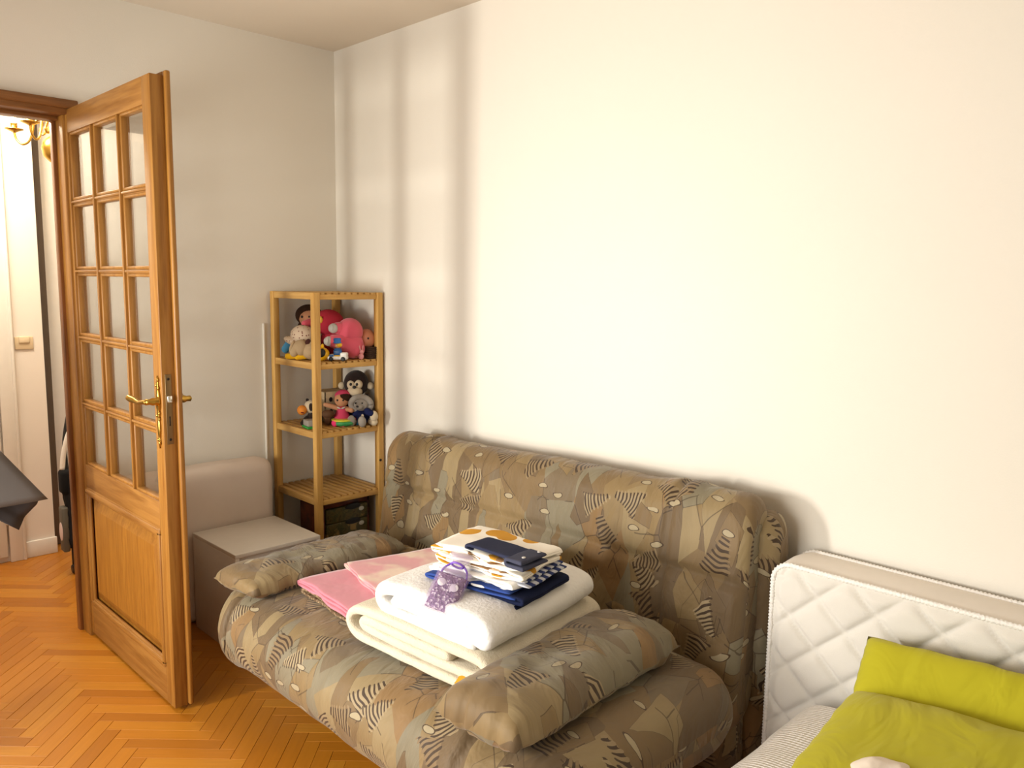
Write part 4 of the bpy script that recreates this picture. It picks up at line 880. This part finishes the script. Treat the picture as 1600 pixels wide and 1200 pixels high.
bm = bmesh.new(); lathe(bm, [(0.034, 0.0), (0.016, 0.014), (0.013, 0.02), (0.020, 0.034), (0.032, 0.052)], (0, 0, 0), 18); obj('gathered_neck', xform(bm, R_ @ Matrix.Translation((0, 0.055, 0)) @ Euler((-math.pi/2, 0, 0)).to_matrix().to_4x4() @ Matrix.Diagonal((1, 0.6, 1, 1))), M_org, sa_)
bm = bmesh.new(); tube(bm, [(0.016*math.cos(a), 0.012*math.sin(a), 0) for a in [2*math.pi*k/16 for k in range(17)]], 0.003, 8); tube(bm, catmull([(0.014, 0, 0.004), (0.03, 0.006, -0.01), (0.036, 0.01, -0.04), (0.034, 0.006, -0.07)], 5), 0.0028, 8); tube(bm, catmull([(-0.014, 0, 0.004), (-0.030, 0.006, -0.012), (-0.036, 0.012, -0.03)], 5), 0.0028, 8)
obj('ribbon_tie', xform(bm, R_ @ Matrix.Translation((0, 0.074, 0.004)) @ Euler((-math.pi/2, 0, 0)).to_matrix().to_4x4()), plain('violet_ribbon', (132, 92, 200), 0.35), sa_)
for x, y in ((-0.018, 0.010), (0.018, 0.004)): obj('paper_label', xform(lathe(bmesh.new(), [(0.011, 0), (0.011, 0.0008), (0.0105, 0.001)], (x, y, 0.0165), 18), R_), plain('label_paper', (230, 222, 230), 0.7) if x < 0 else bpy.data.materials['label_paper'], sa_)

# pink fabrics
def satin(name, rgb, rough=0.45, tint=None):
    t = NT(name); c = lin(rgb); n1 = t.n('ShaderNodeTexNoise', {'Vector': t.uv(kind='Object'), 'Scale': 16.0, 'Detail': 2.0}).outputs[0]
    if tint:
        n2 = t.n('ShaderNodeTexNoise', {'Vector': t.uv(kind='Object'), 'Scale': 9.0, 'Detail': 2.0}).outputs[0]; c = t.mix(t.ramp(n2, [(0.45, (0, 0, 0, 1)), (0.6, (1, 1, 1, 1))]), c, lin(tint))
    t.set(Base_Color=c, Roughness=rough, Sheen_Weight=0.3); t.bump(n1, 0.35, 0.01); return t.m
t = NT('gold_jacquard'); v = t.n('ShaderNodeTexVoronoi', {'Vector': t.uv(kind='Object'), 'Scale': 140.0}); t.set(Base_Color=t.ramp(v.outputs['Distance'], [(0.1, lin((196, 172, 134))), (0.6, lin((110, 84, 60)))]), Roughness=0.5, Metallic=0.2); M_jac = t.m
PG = 'folded pink fabrics on the seat'
folded('gold_cloth', 'bronze patterned cloth folded flat beneath the pink fabric', 'cloth', sp(0.165, 0.009), 0.0085, 0.40, (1.325, -0.690, ST+0.004), math.radians(-3), M_jac, None, amp=0.002, wave=0.01)
folded('pink_sheet', 'rose pink satin sheet folded, lower of the two pink ones', 'sheet', sp3(0.175, 0.0085), 0.008, 0.40, (1.310, -0.690, ST+0.022), math.radians(-5), satin('rose_satin', (214, 128, 144)), PG, amp=0.003, wave=0.012)
folded('pink_pillowcase', 'paler pink satin pillowcase folded on top with cream tints', 'pillowcase', sp3(0.150, 0.007), 0.0065, 0.34, (1.325, -0.585, ST+0.047), math.radians(-14), satin('pale_rose_satin', (222, 150, 156), 0.45, (236, 208, 186)), PG, amp=0.003, wave=0.014, seed=5.0)
tag(obj('mustard_cloth', xform(cushion(0.15, 0.12, 0.07, 24, 2.5, 0.05, 0.006, 14.0, 3.0, 0.3), Matrix.Translation((2.010, -0.860, ST+0.034)) @ Matrix.Rotation(0.4, 4, 'Z')), cloth('mustard_cotton', (200, 148, 40))), 'mustard cloth tucked between the blankets and right bolster', 'cloth')

# ------------------------------------------------------------------ cot mattress standing on edge along the wall
cm = thing('cot_mattress', 'white quilted cot mattress standing on its long edge against the wall', 'mattress', (2.388, -0.1, 0))
MW, MH, y_f, y_b = 1.40, 0.703, -0.080, 0.070
bm = bmesh.new(); uvl = bm.loops.layers.uv.new('UVMap'); nx, nz = 200, 110; rc = 0.05; QX, QZ = 0.053, 0.567
def corner(x, z):
    cx_ = min(max(x, rc), MW-rc); cz_ = min(max(z, rc), MH-rc); d_ = Vector((x-cx_, z-cz_))
    if d_.x and d_.y:
        mlen = max(abs(d_.x), abs(d_.y)); d_ = d_.normalized()*mlen
    return cx_+d_.x, cz_+d_.y
grid = []
for j in range(nz+1):
    row = []
    for i in range(nx+1):
        x, z = MW*i/nx, MH*j/nz; px_, pz_ = corner(x, z)
        a = ((x-QX)/0.148+(z-QZ)/0.138) % 1.0; b = ((x-QX)/0.148-(z-QZ)/0.138) % 1.0
        da, db = min(a, 1-a), min(b, 1-b)
        g_ = 0.016*(1-math.exp(-da/0.07))*(1-math.exp(-db/0.07))
        e_ = min(x, z, MW-x, MH-z); g_ = g_*min(1, e_/0.03)
        g_ += 0.003*fbm((x, z, 0), 8, 3)*min(1, e_/0.05)+0.003*noise.noise(Vector((x*40, z*9+x*20, 1)))*math.exp(-x/0.08)*min(1, e_/0.02)
        row.append(bm.verts.new((px_, y_f-g_, pz_)))
    grid.append(row)
for j in range(nz):
    for i in range(nx):
        f = bm.faces.new((grid[j][i], grid[j][i+1], grid[j+1][i+1], grid[j+1][i]))
M_tick = cloth('quilted_ticking', (226, 221, 212), 0.85, 0.03, 700, 0.5)
obj('quilted_front', bm, M_tick, cm)
outl = []
for cx_, cz_, a0 in ((MW-rc, rc, -90), (MW-rc, MH-rc, 0), (rc, MH-rc, 90), (rc, rc, 180)):
    for k in range(9):
        a = math.radians(a0+90*k/8); outl.append((cx_+rc*math.cos(a), cz_+rc*math.sin(a)))
bm = bmesh.new(); n_ = len(outl); rows = []
for y, k in ((y_f, 0), (y_f+0.03, 0.004), (0, 0.006), (y_b-0.03, 0.004), (y_b, 0)):
    rows.append([bm.verts.new((x+(x-MW/2)/MW*2*k, y, z+(z-MH/2)/MH*2*k)) for x, z in outl])
for a, b in zip(rows, rows[1:]):
    for k in range(n_): bm.faces.new((a[k], a[(k+1) % n_], b[(k+1) % n_], b[k]))
bm.faces.new(rows[-1]); bmesh.ops.recalc_face_normals(bm, faces=bm.faces)
obj('side_band', bm, cloth('mattress_band', (248, 240, 230), 0.85), cm)
t = NT('stitched_piping'); wvn = t.n('ShaderNodeTexNoise', {'Vector': t.uv(kind='Object'), 'Scale': 160.0}).outputs[0]; t.set(Base_Color=lin((244, 240, 234)), Roughness=0.8); t.bump(wvn, 0.8, 0.004); M_pip = t.m
for y in (y_f-0.001, y_b):
    bm = bmesh.new(); pts = [(x, y, z) for x, z in outl]; P2 = []
    for k in range(len(pts)):
        a, b = Vector(pts[k]), Vector(pts[(k+1) % len(pts)]); m_ = max(1, int((b-a).length/0.0045))
        P2 += [a.lerp(b, i/m_) for i in range(m_)]
    tube(bm, P2+[P2[0]], [0.0066+0.0014*(1 if i % 2 else -1) for i in range(len(P2)+1)], 8, False); obj('piping', bm, M_pip, cm)

# ------------------------------------------------------------------ bed at the right with bedspread and lime pillows
bd = thing('single_bed', 'low single bed in the right foreground under a white waffle bedspread', 'bed', (2.96, -1.13, 0))
obj('bed_base', B((-0.41, -0.90, 0.10), (0.45, 0.90, 0.22), 0.01), wood('bed_pine', (190, 140, 80), (160, 112, 60), 'Y'), bd)
for x in (-0.38, 0.42):
    for y in (-0.87, 0.87): obj('leg', B((x-0.025, y-0.025, 0), (x+0.025, y+0.025, 0.11), 0.005), M_dark, bd)
obj('bed_mattress', xform(sweep(rrect(-0.88, 0.88, 0.215, 0.375, 0.06, 8, 9), end_space(-0.405, 0.445, 20, 0.05), 0.05, 0.003), Matrix()), M_tick, bd)
def waffle():
    t = NT('waffle_cotton'); u = t.n('ShaderNodeSeparateXYZ', {0: t.uv(kind='UV')}).outputs
    a = t.math('SINE', t.math('MULTIPLY', u[0], 560.0)); b = t.math('SINE', t.math('MULTIPLY', u[1], 640.0))
    h = t.math('ADD', t.math('MULTIPLY', a, 0.5), b)
    t.set(Base_Color=t.mix(t.math('MULTIPLY_ADD', h, 0.12, 0.5), lin((222, 212, 204)), lin((250, 247, 242))), Roughness=0.95); t.bump(h, 0.6, 0.003); return t.m
pts = [(-0.445, 0.13), (-0.447, 0.24), (-0.440, 0.32), (-0.405, 0.378), (-0.33, 0.398), (-0.2, 0.402), (0.1, 0.402), (0.36, 0.400), (0.45, 0.372), (0.482, 0.31), (0.488, 0.22), (0.486, 0.13)]
bm = ribbon(pts, 0.022, -0.90, 0.865, ny=60, amp=0.006, ns=7.0, seed=2.0)
wb = obj('waffle_bedspread', bm, waffle()); wb.location = (2.965, -1.13, 0.004); tag(wb, 'white waffle weave bedspread draped over the bed edge', 'bedspread')
def lime(name):
    t = NT(name); n1 = t.n('ShaderNodeTexNoise', {'Vector': t.uv((9, 4, 1), 'UV'), 'Scale': 1.0, 'Detail': 3.0, 'Distortion': 1.2}).outputs[0]
    t.set(Base_Color=lin((178, 170, 34)), Roughness=0.85, Sheen_Weight=0.1); t.p.inputs['Specular IOR Level'].default_value = 0.2; t.bump(n1, 0.5, 0.03); return t.m
M_lime = lime('lime_cotton')
def pillow(label, tl, tr, down, thick, seed):
    """pillow whose upper edge runs from tl to tr and whose face falls along down"""
    tl, tr, dn = Vector(tl), Vector(tr), Vector(down); ex = (tr-tl); lx = ex.length; ex.normalize(); ey = -(dn-ex*dn.dot(ex)); ly = ey.length; ey.normalize(); ez = ex.cross(ey)
    M = Matrix((ex, ey, ez)).transposed().to_4x4(); M.translation = (tl+tr)/2-ey*ly/2
    o = obj('lime_pillow', xform(cushion(lx, ly, thick, 64, 7.0, 0.03, 0.008, 7.0, seed, 0.30, 0.006), Matrix()), M_lime); o.matrix_world = M
    return tag(o, label, 'pillow', 'lime green pillows on the bed')
pillow('lime green pillow leaning upright against the quilted mattress, rear one', (2.672, -0.255, 0.612), (3.34, -0.255, 0.655), (0.02, -0.17, -0.21), 0.105, 1.0)
pillow('lime green pillow lying in front, nearer one', (2.700, -0.395, 0.530), (3.40, -0.385, 0.575), (0.02, -0.46, -0.07), 0.105, 5.0)
bm = cushion(0.13, 0.12, 0.12, 36, 2.4, 0.10, 0.016, 16.0, 7.0, 0.3, 0.006)
o = tag(obj('crumpled_cloth', bm, cloth('ivory_muslin', (236, 222, 206), 0.95, 0.05)), 'crumpled ivory muslin cloth in front of the lime pillows', 'cloth'); o.location = (2.878, -0.690, 0.506); o.rotation_euler = (0.1, -0.1, 0.6)
bpy.context.view_layer.update()
